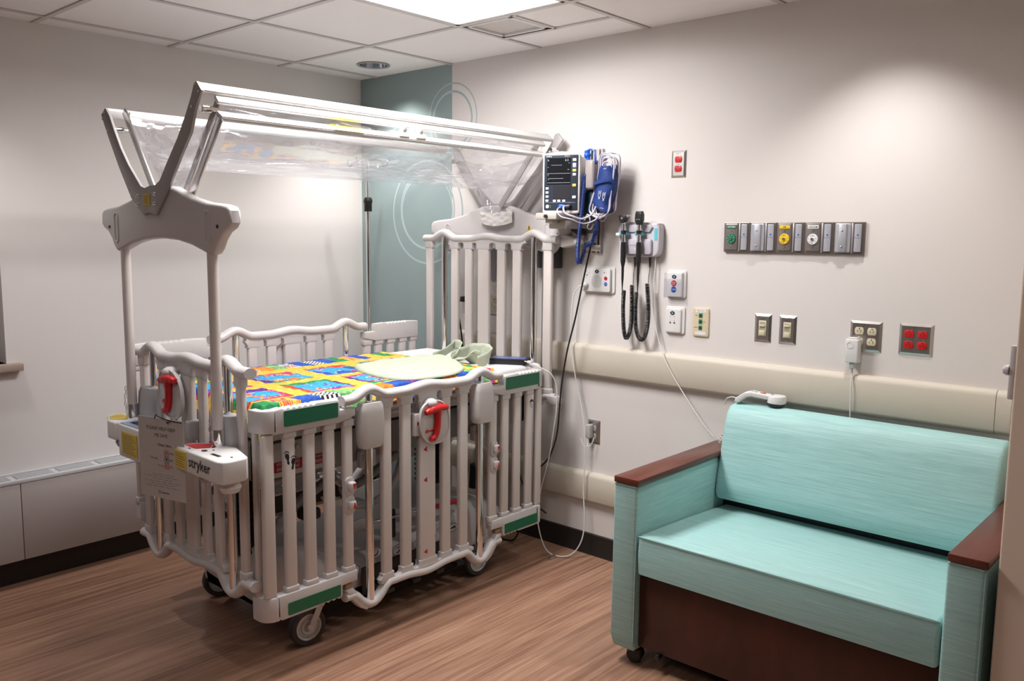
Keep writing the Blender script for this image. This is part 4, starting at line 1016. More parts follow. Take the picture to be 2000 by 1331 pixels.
# ================================================================== IV POLE
t = thing('iv_pole', 'thin steel IV pole with a black clamp standing in the teal corner', 'iv pole', (.305, -.20, 0))
MB().cyl((.305, -.20, .08), (.305, -.20, 1.69), .0125, seg=18).build('lower_tube', M_chrome, t)
MB().cyl((.305, -.20, 1.66), (.305, -.20, 1.93), .0095, seg=18).build('upper_tube', M_chrome, t)
MB().lathe([(0, -.045), (.022, -.045), (.022, .0), (.025, .004), (.025, .018), (.018, .032), (0, .034)], (.305, -.20, 1.70), seg=22, cap=False).build('height_clamp', M_black, t)
for k in range(4):
    a = k * math.pi / 2 + .4; c, s = math.cos(a), math.sin(a)
    MB().tube([(.305, -.20, 1.93), (.305 + .05 * c, -.20 + .05 * s, 1.935), (.305 + .09 * c, -.20 + .09 * s, 1.92), (.305 + .11 * c, -.20 + .11 * s, 1.90), (.305 + .125 * c, -.20 + .125 * s, 1.92), (.305 + .12 * c, -.20 + .12 * s, 1.94)], .0035, 8, n=4).build('hook', M_chrome, t)
for k in range(5):
    a = k * 2 * math.pi / 5 + .3; c, s = math.cos(a), math.sin(a); L = .15 if s > .2 or c < -.2 else .22
    o = MB().bar((.305, -.20, .095), (.305 + L * c, -.20 + L * s, .065), .025, .022, .004).build('leg', M_grey, t)
    MB().lathe([(0, -.01), (.025, -.01), (.025, .01), (0, .01)], (.305 + L * c, -.20 + L * s, .025), (-s, c, 0), 16, cap=False).cyl((.305 + L * c, -.20 + L * s, .03), (.305 + L * c, -.20 + L * s, .07), .008, seg=8).build('caster', M_black, o)
# ================================================================== WALL DEVICES
def wplate(mb, x0, x1, z0, z1, d=.006, ch=.009):
    a = [(x0, z0), (x1, z0), (x1, z1), (x0, z1)]; b = [(x0 + ch, z0 + ch), (x1 - ch, z0 + ch), (x1 - ch, z1 - ch), (x0 + ch, z1 - ch)]
    A = [mb.bm.verts.new((x, -.0015, z)) for x, z in a]; A0 = [mb.bm.verts.new((x, 0, z)) for x, z in a]; B = [mb.bm.verts.new((x, -d, z)) for x, z in b]
    for k in range(4):
        for P_, Q_ in ((A0, A), (A, B)):
            f = mb.bm.faces.new((P_[k], P_[(k + 1) % 4], Q_[(k + 1) % 4], Q_[k])); f.material_index = mb.cur
    f = mb.bm.faces.new(B); f.material_index = mb.cur
    return mb
def receptacle(x, z, m, parent, d=.006):
    pts = [(x + a, z + b) for a, b in ((-.0165, -.006), (-.0165, .006), (-.0120, .0135), (.0120, .0135), (.0165, .006), (.0165, -.006), (.0120, -.0135), (-.0120, -.0135))]
    o = MB().prism(pts, 'y', -d - .003, -d, .0008).build('receptacle', m, parent)
    s = MB().box(x - .0068, x - .0052, -d - .0035, -d - .002, z - .004, z + .003).box(x + .0052, x + .0068, -d - .0035, -d - .002, z - .005, z + .004).prism(oval(x + .001, z + .0085, .0024, .0024, 10), 'y', -d - .0035, -d - .002)
    s.build('socket_slots', M_ink, o)
    return o
def outlet(name, label, x, z, nx, mrec, group=None, skip=(), tagtxt=None, mplate=None, cat='outlet'):
    wd = .070 if nx == 1 else .115
    t = thing(name, label, cat, (x, 0, z), group)
    wplate(MB(), x - wd / 2, x + wd / 2, z - .057, z + .057).build('cover_plate', mplate or M_steel, t)
    for i in range(nx):
        xx = x + (i - (nx - 1) / 2) * .046
        for j in (1, -1):
            if (i, j) in skip: continue
            receptacle(xx, z + j * .0195, mrec, t)
        MB().lathe([(0, .002), (.003, .0015), (.0035, 0)], (xx, -.006, z), (0, -1, 0), 10, cap=False).build('plate_screw', M_chrome, t)
    if tagtxt:
        MB().use(M_ink).text(tagtxt, .0065, (x, -.0064, z + .043), (1, 0, 0), (0, 0, 1)).build('lettering', None, t)
    return t
outlet('wall_outlet', 'steel plate with two red emergency sockets, set high above the other outlets', 2.150, 1.838, 1, M_red, tagtxt='NIC  17')
o = outlet('wall_outlet', 'square steel plate with ivory sockets and a white adapter plugged in', 2.970, 1.168, 2, M_ivory, tagtxt='NIC  07')
outlet('wall_outlet', 'square steel plate with four red emergency sockets beside the ivory ones', 3.146, 1.171, 2, M_red, tagtxt='NIC  17')
low = outlet('wall_outlet', 'steel outlet plate low on the wall between the two bumper rails', 1.735, .606, 1, M_grey)
outlet('wall_outlet', 'steel plate with red sockets and a black plug behind the crib head bars', .890, 1.173, 1, M_red, mplate=mat('nickel_plate', (.62, .58, .54), .3, .6))
outlet('wall_outlet', 'steel plate with ivory sockets and usb slots seen behind crib head bars', 1.083, 1.173, 1, M_ivory)
# black plug in the red socket behind the crib, with its cord
pg = MB().box(.868, .915, -.045, -.009, 1.178, 1.208, .008, 3).build('power_plug', M_black)
tag(pg, 'black angled power plug with its cord in the red socket behind the crib head', 'plug')
pc = MB().tube([(.875, -.035, 1.19), (.858, -.05, 1.17), (.855, -.05, 1.14), (.868, -.05, 1.10), (.885, -.05, 1.03), (.895, -.05, .95), (.90, -.055, .80), (.91, -.06, .5), (.93, -.06, .2), (.98, -.10, .012), (1.1, -.14, .008)], .0045, 10, n=6).build('plug_cord', M_bcord, pg)
# adapter
t = thing('power_adapter', 'white rectangular power adapter plugged into the ivory wall sockets', 'power adapter', (2.937, -.02, 1.115))
MB().box(2.912, 2.960, -.048, -.0095, 1.070, 1.158, .004, 3).box(2.918, 2.954, -.042, -.0095, 1.158, 1.163, .002).build('adapter_body', M_white, t)
MB().lathe([(.012, 0), (.0115, .001), (.0122, .001)], (2.932, -.048, 1.135), (0, -1, 0), 24, cap=False).build('round_mark', M_whited, t)
MB().box(2.927, 2.947, -.040, -.022, 1.046, 1.070, .004, 3).cyl((2.937, -.031, 1.048), (2.937, -.031, 1.030), .004, .003, 10).build('strain_relief', mat('soft_grey_plastic', (.48, .50, .50), .4), t)
MB().tube([(2.937, -.031, 1.03), (2.940, -.040, 1.0), (2.942, -.044, .95), (2.944, -.042, .85), (2.945, -.03, .70), (2.945, -.03, .45)], .0022, 8, n=5).build('cord', M_wcord, t)
# dimmers
for k, (x, off) in enumerate(((2.563, .0), (2.667, .006))):
    t = thing('dimmer_switch', ['steel plate dimmer switch with ivory slider, nearer the green-jack data plate', 'steel plate dimmer switch with ivory slider, nearer the ivory wall sockets'][k], 'dimmer switch', (x, 0, 1.168), 'ivory slider dimmers')
    wplate(MB(), x - .035, x + .035, 1.111, 1.225).build('cover_plate', M_steel, t)
    MB().box(x - .0155, x + .0155, -.009, -.005, 1.136, 1.198, .001).build('dimmer_body', M_ivory, t)
    MB().box(x - .011, x + .011, -.0095, -.0088, 1.163, 1.193).build('slider_slot', mat('slot_shade_ivory', (.40, .36, .26), .5), t)
    MB().box(x - .012, x + .012, -.014, -.009, 1.174 + off, 1.182 + off, .001).build('slider', M_ivory, t)
    MB().box(x - .012, x + .012, -.0125, -.009, 1.138, 1.157, .0015).build('switch_paddle', M_ivory, t)
    MB().use(M_ink).text('FRONT' if k == 0 else 'CENTER', .0055, (x, -.0064, 1.205), (1, 0, 0), (0, 0, 1)).build('lettering', None, t)
    for z in (1.213, 1.119): MB().lathe([(0, .002), (.0025, .0015), (.003, 0)], (x, -.006, z), (0, -1, 0), 10, cap=False).build('plate_screw', M_chrome, t)
# data plate
t = thing('data_plate', 'beige wall plate with three green network jacks', 'network outlet', (2.283, 0, 1.17))
MB().prism(rrect(2.246, 2.321, 1.110, 1.232, .008), 'y', -.008, 0, .003).build('cover_plate', M_beige, t)
for z in (1.200, 1.174, 1.148):
    o = MB().box(2.276, 2.292, -.0105, -.007, z - .009, z + .009, .0005).build('network_jack', M_jack, t)
    MB().prism([(2.2785, z + .003), (2.2895, z + .003), (2.2895, z - .001), (2.284, z - .006), (2.2785, z - .001)], 'y', -.0112, -.0104).build('jack_hole', M_ink, o)
MB().box(2.259, 2.309, -.0088, -.0078, 1.212, 1.226).build('label_window', M_whited, t)
MB().box(2.259, 2.309, -.0088, -.0078, 1.117, 1.130).build('label_window', M_whited, t)
MB().use(M_inkg).text('MED1-10-1A', .006, (2.284, -.009, 1.219), (1, 0, 0), (0, 0, 1)).box(2.258, 2.270, -.0086, -.008, 1.198, 1.2, 0).box(2.297, 2.305, -.0086, -.008, 1.173, 1.175).box(2.254, 2.270, -.0086, -.008, 1.147, 1.149).build('label_print', None, t)
# nurse-call stations
def station(name, label, x0, x1, z0, z1, cat):
    t = thing(name, label, cat, ((x0 + x1) / 2, 0, (z0 + z1) / 2))
    MB().prism(rrect(x0, x1, z0, z1, .010), 'y', -.008, 0, .003).build('back_plate', M_white, t)
    return t
def ovalogo(x, y, z, t, r=.011):
    MB().use(M_navyd).prism(oval(x, z, r, r * .72, 24), 'y', y - .0014, y).use(mat('pale_cyan_print', (.3, .5, .55), .5)).prism([(x - .004, z - .003), (x + .004, z - .003), (x + .0025, z + .003), (x - .0025, z + .003)], 'y', y - .0018, y - .0014).use(M_cred).prism([(x - .003, z + r * .95), (x + .0, z + r * .85), (x + .001, z + r * 1.15)], 'y', y - .0008, y).build('oval_badge', None, t)
t = station('code_call_station', 'white call station with red STAFF ASSIST and blue CODE buttons', 2.112, 2.207, 1.268, 1.388, 'call station')
MB().prism(rrect(2.118, 2.194, 1.272, 1.378, .006), 'y', -.020, -.006, .004).build('station_body', M_white, t)
ovalogo(2.156, -.020, 1.359, t)
for z, m, s in ((1.331, M_cred, ('STAFF', 'ASSIST')), (1.304, M_cblue, ('CODE',))):
    o = MB().lathe([(0, .0015), (.0125, .0015), (.0132, 0)], (2.155, -.020, z), (0, -1, 0), 28, cap=False).build('call_button', m, t, ('red STAFF ASSIST button' if m is M_cred else 'blue CODE button'))
    x_ = MB().use(M_whited)
    for i, l in enumerate(s): x_.text(l, .0062 if len(s) > 1 else .0085, (2.155, -.0218, z + (.0035 - i * .007 if len(s) > 1 else 0)), (1, 0, 0), (0, 0, 1), bold=.02)
    x_.build('lettering', None, o)
MB().box(2.114, 2.200, -.034, -.033, 1.270, 1.350).box(2.114, 2.115, -.034, -.012, 1.270, 1.376).box(2.199, 2.200, -.034, -.012, 1.270, 1.376).box(2.114, 2.200, -.034, -.012, 1.269, 1.270).build('clear_cover', M_clear, t, 'clear flip cover')
t = station('jack_station', 'white nurse call jack plate below the CODE call station', 2.111, 2.206, 1.112, 1.231, 'jack plate')
MB().prism(rrect(2.116, 2.192, 1.117, 1.222, .008), 'y', -.018, -.006, .004).build('station_body', M_white, t); ovalogo(2.152, -.018, 1.202, t)
h = MB()
for x, z, r in ((2.142, 1.187, .0014), (2.162, 1.187, .0014), (2.142, 1.170, .0012), (2.162, 1.170, .0012), (2.142, 1.160, .0038), (2.162, 1.160, .0038)): h.prism(oval(x, z, r, r, 12), 'y', -.0188, -.0178)
h.build('jack_holes', M_ink, t)
t = station('intercom_station', 'white bedside intercom with round speaker grille and a plugged-in white cord', 1.664, 1.838, 1.268, 1.392, 'intercom')
MB().prism(rrect(1.664, 1.822, 1.274, 1.384, .010), 'y', -.024, -.006, .005).build('station_body', M_white, t); ovalogo(1.748, -.024, 1.368, t)
h = MB()
for i in range(1, 9):
    for k in range(i * 6):
        a = 2 * math.pi * k / (i * 6); h.prism(oval(1.747 + i * .0036 * math.cos(a), 1.322 + i * .0036 * math.sin(a), .0008, .0008, 5), 'y', -.0246, -.0238)
for x, z, r in ((1.692, 1.350, .003), (1.703, 1.362, .0012), (1.703, 1.355, .0012), (1.692, 1.342, .001)): h.prism(oval(x, z, r, r, 10), 'y', -.0248, -.0238)
h.use(M_ink); h.build('speaker_holes', M_inkg, t)
MB().use(M_redl).prism(oval(1.799, 1.338, .0085, .0085, 18), 'y', -.0262, -.024).use(M_cblue).prism(oval(1.799, 1.312, .0085, .0085, 18), 'y', -.0262, -.024).use(M_whited).text('CODE', .0045, (1.799, -.0264, 1.312), (1, 0, 0), (0, 0, 1)).build('call_buttons', None, t)
MB().use(M_inkg).prism(oval(1.790, 1.364, .003, .003, 10), 'y', -.0246, -.024).prism(oval(1.802, 1.362, .0015, .0015, 8), 'y', -.0246, -.024).box(1.680, 1.690, -.0246, -.024, 1.365, 1.3665).build('small_print', None, t)
# medical gas row: five modules
names = [('oxygen_outlet', 'green OXYGEN gas outlet, left end of the medical gas row'), ('blank_gas_outlet', 'blank silver-covered gas module between the green and yellow outlets'), ('air_outlet', 'yellow AIR gas outlet in the middle of the medical gas row'), ('vacuum_outlet', 'white VACUUM outlet right of the yellow one in the gas row'), ('blank_gas_outlet', 'blank silver-covered gas module at the right end of the gas row')]
for k, (nm, lb_) in enumerate(names):
    x0 = 2.380 + k * .1136; x1 = x0 + .1134; z0, z1 = 1.470, 1.590
    t = thing(nm, lb_, 'gas outlet', ((x0 + x1) / 2, 0, 1.53), 'medical gas outlet row')
    f = MB().prism(rrect(x0, x1, z0, z1, .003), 'y', -.012, 0, .002); f.build('module_frame', M_gas, t)
    MB().box(x0 + .066, x0 + .073, -.0150, -.010, z0 + .004, z1 - .004, .001).build('divider', mat('light_frame_metal', (.45, .42, .42), .35, .6), t)
    MB().prism(rrect(x0 + .077, x0 + .103, z0 + .009, z1 - .008, .003), 'y', -.0175, -.011, .0015).build('slide_bracket', M_gasl, t)
    MB().use(M_bdot).prism(oval(x0 + .0905, z0 + .072, .0033, .0033, 12), 'y', -.0182, -.0174).text('BeaconMedæs', .0042, (x0 + .090, -.0178, z0 + .062), (1, 0, 0), (0, 0, 1)).build('slide_print', None, t)
    if nm == 'blank_gas_outlet':
        o = MB().prism(rrect(x0 + .006, x0 + .064, z0 + .006, z1 - .004, .006), 'y', -.0175, -.011, .003); o.box(x0 + .020, x0 + .050, -.024, -.016, z0 + .008, z1 - .006, .004); o = o.build('blank_cover', M_gasl, t)
        for z in (z0 + .028, z1 - .032): MB().lathe([(0, .003), (.003, .002), (.004, 0)], (x0 + .034, -.024, z), (0, -1, 0), 10, cap=False).build('cover_screw', M_steel, o)
    else:
        c, m, s = {'oxygen_outlet': (M_greenp, M_greenp, 'OXYGEN'), 'air_outlet': (M_yeld, M_yeld, 'AIR'), 'vacuum_outlet': (M_whited, M_whited, 'VACUUM')}[nm]
        MB().prism(rrect(x0 + .006, x0 + .062, z0 + .008, z1 - .005, .005), 'y', -.0155, -.011, .002).build('outlet_face', mat('bronze_face_metal', (.27, .235, .22), .36, .7), t)
        o = MB().box(x0 + .0125, x0 + .0555, -.0172, -.0152, z1 - .025, z1 - .012, .0005).build('gas_label', m, t)
        MB().use(M_whited if nm == 'oxygen_outlet' else M_ink).text(s, .0085, (x0 + .034, -.0175, z1 - .0185), (1, 0, 0), (0, 0, 1), bold=.02).build('lettering', None, o)
        o = MB().lathe([(0, .0055), (.0195, .005), (.0208, .002), (.0208, 0)], (x0 + .034, -.0152, z0 + .055), (0, -1, 0), 30, cap=False).build('gas_disc', m, t)
        i_ = MB().use(M_ink if nm != 'oxygen_outlet' else M_whited)
        for a in range(7): an = a * .9 + .3; i_.box(x0 + .034 + .015 * math.cos(an) - .0018, x0 + .034 + .015 * math.cos(an) + .0018, -.0212, -.0206, z0 + .055 + .015 * math.sin(an) - .0006, z0 + .055 + .015 * math.sin(an) + .0006)
        i_.use(M_ink).prism(oval(x0 + .034, z0 + .069, .0018, .0018, 8), 'y', -.0212, -.0206).build('disc_print', None, o)
        MB().lathe([(.006, 0), (.006, .004), (.003, .004), (.003, .001)], (x0 + .034, -.0205, z0 + .055), (0, -1, 0), 16, cap=False).build('disc_port', M_steel, o)
        for z in (z0 + .088, z0 + .023): MB().lathe([(0, .002), (.0028, .0015), (.003, 0)], (x0 + .034, -.0152, z), (0, -1, 0), 10, cap=False).build('face_screw', M_chrome, t)
# otoscope wall station
t = scope_st = thing('scope_station', 'pale grey wall holder for two black medical scopes', 'scope holder', (1.96, 0, 1.51))
S_ = catmull([(1.885, 1.588, 0), (2.062, 1.589, 0), (2.084, 1.580, 0), (2.090, 1.55, 0), (2.088, 1.47, 0), (2.072, 1.446, 0), (2.04, 1.441, 0), (1.91, 1.441, 0), (1.888, 1.452, 0), (1.880, 1.50, 0)], 4, True)
MB().prism([(p.x, p.y) for p in S_], 'y', -.045, 0, .008, 3).build('holder_body', M_scope, t)
MB().prism(rrect(1.905, 2.058, 1.452, 1.520, .012), 'y', -.058, -.04, .006).prism([(1.912, 1.583), (2.045, 1.583), (2.060, 1.57), (2.045, 1.548), (1.92, 1.548)], 'y', -.055, -.04, .006).build('holder_shelf', mat('lilac_recess_plastic', (.47, .44, .50), .4), t)
for x in (1.926, 2.008):
    MB().box(x - .022, x + .016, -.080, -.04, 1.534, 1.548, .004).build('cradle', M_tealp, t, 'light blue cradle')
MB().box(1.882, 1.905, -.075, -.04, 1.532, 1.546, .004).build('holder_lug', M_white, t)
MB().box(2.066, 2.080, -.0465, -.0445, 1.515, 1.566).build('side_label', M_teallab, t, 'cyan label')
MB().box(1.9745, 1.9765, -.0595, -.0575, 1.4735, 1.4755).build('indicator', M_glow, t)
MB().use(M_inkg).text('Welch Allyn', .007, (1.966, -.0592, 1.492), (1, 0, 0), (0, 0, 1)).build('lettering', None, t)
for x in (1.960, 2.038): MB().lathe([(.0, 0), (.007, 0), (.006, -.012), (.0045, -.04), (.003, -.052), (0, -.052)], (x, -.03, 1.446), seg=12, cap=False).build('cord_exit', M_black, t)
def coil(path, r, turns, w=.0022, n=14, seg=6):
    P = catmull(path, 10); L = [0]
    for a, b in zip(P, P[1:]): L.append(L[-1] + (b - a).length)
    out = []; N_ = turns * n; prev = None
    j = 0
    for k in range(N_ + 1):
        s = L[-1] * k / N_
        while j < len(L) - 2 and L[j + 1] < s: j += 1
        p = P[j].lerp(P[j + 1], (s - L[j]) / max(L[j + 1] - L[j], 1e-9)); d = (P[min(j + 2, len(P) - 1)] - P[max(j - 1, 0)]).normalized()
        x = d.cross(Vector((0, 1, 0))) if prev is None else prev - d * prev.dot(d)
        x.normalize(); prev = x; y = d.cross(x); a = 2 * math.pi * k / n
        out.append(p + (x * math.cos(a) + y * math.sin(a)) * r)
    return MB().tube(out, w, seg)
def scope(name, label, x, zt, loop, kind):
    t = thing(name, label, 'medical scope', (x, -.075, 1.40))
    y = -.078
    MB().cyl((x, y, 1.505), (x, y, 1.475), .0105, seg=18).cyl((x, y, 1.50), (x, y, 1.420), .0115, .0115, 18).lathe([(.0115, 1.42), (.006, 1.395), (.0055, 1.345), (.003, 1.31), (.002, 1.29)], (x, y, 0), seg=16).build('handle', M_black, t)
    MB().cyl((x, y, 1.50), (x, y, 1.585), .0085, seg=18).build('chrome_neck', M_chrome, t)
    MB().cyl((x, y, 1.540), (x, y, 1.556), .0125, seg=18).build('collar', M_black, t)
    if kind == 'oto':
        hd = MB().prism([(x - .022, 1.622), (x + .014, 1.625), (x + .021, 1.618), (x + .013, 1.603), (x + .006, 1.592), (x - .010, 1.588), (x - .018, 1.600)], 'y', y - .013, y + .013, .004)
        hd.build('scope_head', M_black, t); MB().lathe([(.009, 0), (.004, .022), (.0035, .03), (0, .03)], (x + .016, y, 1.617), (.95, -.1, .12), 16).build('speculum', M_chrome, t)
        MB().lathe([(.0035, 0), (.0035, .001), (.0025, .001)], (x - .003, y - .013, 1.609), (0, -1, 0), 14, cap=False).build('head_mark', M_whited, t)
    else:
        hd = MB().prism([(x - .013, 1.639), (x + .013, 1.639), (x + .019, 1.625), (x + .019, 1.600), (x + .010, 1.580), (x - .010, 1.580), (x - .019, 1.600), (x - .017, 1.625)], 'y', y - .012, y + .012, .004)
        hd.build('scope_head', M_black, t); MB().tube([(x - .012, y - .0125, 1.602), (x, y - .013, 1.6045), (x + .011, y - .0125, 1.602)], .0006, 4, n=3).build('head_mark', M_whited, t)
    MB().tube([(x, y, 1.30), (x - .001, y, 1.27), (loop[0][0], -.06, loop[0][1] + .004)], .0016, 6, n=4).tube([(loop[-1][0], -.045, loop[-1][1] + .003), ((loop[-1][0] + x + .031) / 2, -.04, 1.365), (x + .031, -.031, 1.40)], .0016, 6, n=4).build('thin_cord', M_bcord, t)
    coil([(a, -.055, b) for a, b in loop], .0078, 70, .0025).build('coiled_cord', M_bcord, t)
scope('otoscope', 'black otoscope with a pointed chrome speculum in the wall holder', 1.928, 1.62, [(1.922, 1.290), (1.919, 1.216), (1.925, 1.124), (1.938, 1.078), (1.955, 1.10), (1.966, 1.17), (1.963, 1.315)], 'oto')
scope('ophthalmoscope', 'black ophthalmoscope with a flat upright head in the wall holder', 2.009, 1.64, [(1.988, 1.285), (1.985, 1.220), (1.990, 1.129), (2.012, 1.080), (2.036, 1.09), (2.051, 1.15), (2.052, 1.224), (2.042, 1.325)], 'oph')
# thin white cord from scope station to the sofa back
c = MB().tube([(2.060, -.02, 1.446), (2.062, -.025, 1.40), (2.06, -.03, 1.25), (2.09, -.035, 1.10), (2.15, -.045, .98), (2.24, -.05, .86), (2.34, -.06, .75), (2.395, -.06, .70)], .0022, 8, n=6).build('station_cord', M_wcord, scope_st)
# monitor rail, arm, monitor
t = thing('monitor_wall_mount', 'tall grey wall track with a swing arm holding the patient monitor', 'wall mount', (1.72, 0, 1.69))
mb = MB().box(1.665, 1.762, -.006, 0, 1.452, 1.925, .001)
for x in (1.668, 1.694, 1.712, 1.740, 1.758): mb.box(x - .003, x + .003, -.020, -.004, 1.452, 1.925, .001)
mb.build('wall_track', M_alu_paint, t)
MB().box(1.698, 1.709, -.012, -.0055, 1.80, 1.92).build('track_slot', M_black, t)
MB().box(1.683, 1.748, -.045, -.02, 1.50, 1.60, .006).box(1.690, 1.742, -.052, -.04, 1.505, 1.545, .004).build('track_carriage', mat('greige_metal', (.46, .42, .39), .45), t)
MB().box(1.665, 1.762, -.022, -.018, 1.462, 1.490, .001).build('track_end', M_alu, t)
MB().box(1.60, 1.70, -.20, -.04, 1.562, 1.602, .006).box(1.58, 1.70, -.27, -.15, 1.602, 1.632, .005).box(1.62, 1.66, -.25, -.20, 1.585, 1.605, .004).build('swing_arm', mat('greige_metal', (.46, .42, .39), .45), t)
MB().lathe([(0, 0), (.008, 0), (.008, .01), (0, .01)], (1.645, -.272, 1.616), (0, -1, 0), 12).build('arm_bolt', M_ink, t)
MB().prism([(1.645, 1.575), (1.70, 1.565), (1.715, 1.54), (1.69, 1.53), (1.65, 1.555)], 'y', -.10, -.06, .006).build('mount_lever', M_black, t)
mon = thing('patient_monitor', 'white bedside patient monitor with a dark screen on the wall arm', 'patient monitor', (1.668, -.185, 1.635), rot=(0, 0, R(20)))
MW, MH, MD = .172, .262, .105
def L(x, y, z): return (x, y, z)
pts = [(-MW / 2, 0), (-MW / 2 - .002, MH * .5), (-MW / 2 - .001, MH - .012), (-MW / 2 + .012, MH - .002), (0, MH + .006), (MW / 2 - .012, MH - .002), (MW / 2, MH - .012), (MW / 2 + .002, MH * .5), (MW / 2, 0), (MW / 2 - .01, -.006), (0, -.008), (-MW / 2 + .01, -.006)]
b = MB().prism(pts, 'y', -.03, .0, .006, 3).prism([(a * .94, c * .96 + .004) for a, c in pts], 'y', 0, MD - .02, .01, 3)
b.build('monitor_case', M_white, mon, local=True)
MB().prism(rrect(-.078, .080, .008, .252, .005), 'y', -.0325, -.0295, .001).build('monitor_bezel', M_navy, mon, 'dark navy bezel', local=True)
MB().box(-.064, .046, -.0338, -.0322, .122, .238).build('monitor_screen', M_screen, mon, local=True)
MB().box(-.035, .046, -.0338, -.0322, .058, .116).build('lower_screen', mat('grey_dark_screen', (.03, .03, .035), .25), mon, local=True)
s = MB().use(M_trace)
for z, a, c in ((.206, -.045, .005), (.170, -.062, .044), (.148, -.058, .012), (.126 + .003, -.062, .044)): s.box(a, c, -.0345, -.0339, z, z + .0012)
for x, z, w_ in ((-.062, .230, .005), (-.062, .225, .007), (-.062, .197, .004), (-.062, .165, .004), (-.060, .160, .003), (-.060, .143, .005), (.036, .214, .005), (.032, .186, .007)): s.box(x, x + w_, -.0345, -.0339, z, z + .002)
s.text('6.5', .014, (.028, -.0345, .228), (1, 0, 0), (0, 0, 1)); s.build('screen_traces', None, mon, local=True)
s = MB().use(M_whited).text('mindray', .0085, (-.070, -.0335, .245), (1, 0, 0), (0, 0, 1), align='LEFT', bold=.02).text('DATASCOPE', .004, (.028, -.0335, .248), (1, 0, 0), (0, 0, 1)).text('Accutorr V', .0055, (.030, -.0335, .243), (1, 0, 0), (0, 0, 1)); s.box(-.070, .070, -.0336, -.033, .0425, .0432); s.build('lettering', None, mon, local=True)
for z, m in ((.229, M_keyw), (.205, M_led), (.183, M_ledy), (.165, M_led), (.118, M_ledy), (.066, M_keyw)):
    MB().box(.055, .072, -.0355, -.032, z - (.006 if z != .205 else .010), z + (.006 if z != .205 else .010), .0015).build('key', m, mon, ('amber key' if m is M_ledy else 'pale key'), local=True)
for z in (.105, .087, .069, .051): MB().box(-.070, -.056, -.0352, -.032, z - .005, z + .005, .001).build('key', M_keyw, mon, 'pale key', local=True)
for x in (-.028, -.007, .016): MB().box(x - .007, x + .007, -.0352, -.032, .045, .055, .001).build('key', M_keyw, mon, 'pale key', local=True)
MB().lathe([(0, .003), (.0075, .003), (.0085, 0)], (-.061, -.0325, .025), (0, -1, 0), 20, cap=False).build('power_key', M_keyw, mon, local=True)
MB().use(M_glow).box(-.048, -.0465, -.0336, -.033, .028, .0295).box(-.048, -.0465, -.0336, -.033, .020, .0215).build('status_light', None, mon, local=True)
MB().box(-.005, .025, -.052, -.030, .016, .034, .006, 3).build('connector', M_bluep, mon, 'blue connector', local=True)
MB().box(.032, .052, -.046, -.030, .018, .034, .005, 3).build('connector', M_black, mon, 'black connector', local=True)
MB().box(-.06, .06, -.005, .07, -.02, -.004, .004).build('monitor_foot', mat('greige_metal', (.46, .42, .39), .45), mon, local=True)
mr = Matrix.Translation((1.668, -.185, 1.635)) @ Matrix.Rotation(R(20), 4, 'Z')
def mp(x, y, z): return tuple(mr @ Vector((x, y, z)))
# handle and thermometer block at right of monitor
th = thing('thermometer_holder', 'grey probe holder with a blue thermometer beside the patient monitor', 'thermometer', (1.79, -.13, 1.80))
MB().box(1.765, 1.815, -.16, -.07, 1.735, 1.865, .014, 3).build('holder_body', M_scope_d := mat('taupe_plastic', (.33, .29, .28), .4), th)
MB().prism([(1.70, 1.62), (1.79, 1.62), (1.79, 1.735), (1.765, 1.735), (1.72, 1.70), (1.70, 1.68)], 'y', -.13, -.07, .008).build('holder_bracket', M_navyd, th)
MB().tube([(1.765, -.14, 1.905), (1.772, -.14, 1.88), (1.775, -.14, 1.84)], [.013, .010, .008], 12, n=3).ball((1.768, -.14, 1.885), .016, 12).box(1.79, 1.815, -.15, -.13, 1.84, 1.862, .004).build('thermometer_probe', M_bluep, th, 'bright blue probe')
MB().tube([(1.775, -.14, 1.91), (1.80, -.14, 1.905), (1.812, -.14, 1.88), (1.808, -.14, 1.85), (1.785, -.15, 1.84)], .004, 8, n=5).build('probe_loop', M_bluep, th)
coil([(1.768, -.155, 1.80), (1.764, -.16, 1.72), (1.755, -.165, 1.60), (1.745, -.165, 1.50), (1.738, -.16, 1.43), (1.740, -.15, 1.405)], .0085, 75, .0021).build('coiled_cord', M_bluec, th, 'dark blue coiled cord')
coil([(1.740, -.14, 1.405), (1.748, -.13, 1.45), (1.755, -.13, 1.485), (1.785, -.12, 1.50), (1.800, -.11, 1.55), (1.803, -.10, 1.60)], .0085, 34, .0021).build('coiled_cord', M_bluec, th, 'dark blue coiled cord')
MB().tube([(1.768, -.155, 1.80), (1.780, -.15, 1.83), (1.785, -.14, 1.85)], .002, 6, n=4).build('cord_lead', M_bluec, th)
# blood pressure cuff wrapped on a bundle of hoses
cuff = thing('blood_pressure_cuff', 'royal blue blood pressure cuff wrapped around a bundle of pale hoses', 'blood pressure cuff', (1.86, -.11, 1.72))
cp = catmull([(1.862, -.11, 1.835), (1.862, -.11, 1.80), (1.858, -.11, 1.76), (1.846, -.11, 1.715), (1.836, -.11, 1.675), (1.842, -.11, 1.645)], 5)
mb = MB(); rings = []
for i, p in enumerate(cp):
    q = i / (len(cp) - 1); wx = .034 + .014 * math.sin(q * 3.0) + .006 * q; ring = []
    for k in range(36):
        a = 2 * math.pi * k / 36; f = 1 + .06 * nz(math.cos(a) * 2, q * 5, math.sin(a) * 2) + .03 * nz(math.cos(a) * 6, q * 12, 3)
        ring.append(mb.bm.verts.new((p.x + wx * f * math.cos(a), p.y + .038 * f * math.sin(a), p.z + .018 * math.cos(a) * (.3 - q) + .004 * math.sin(2 * a))))
    rings.append(ring)
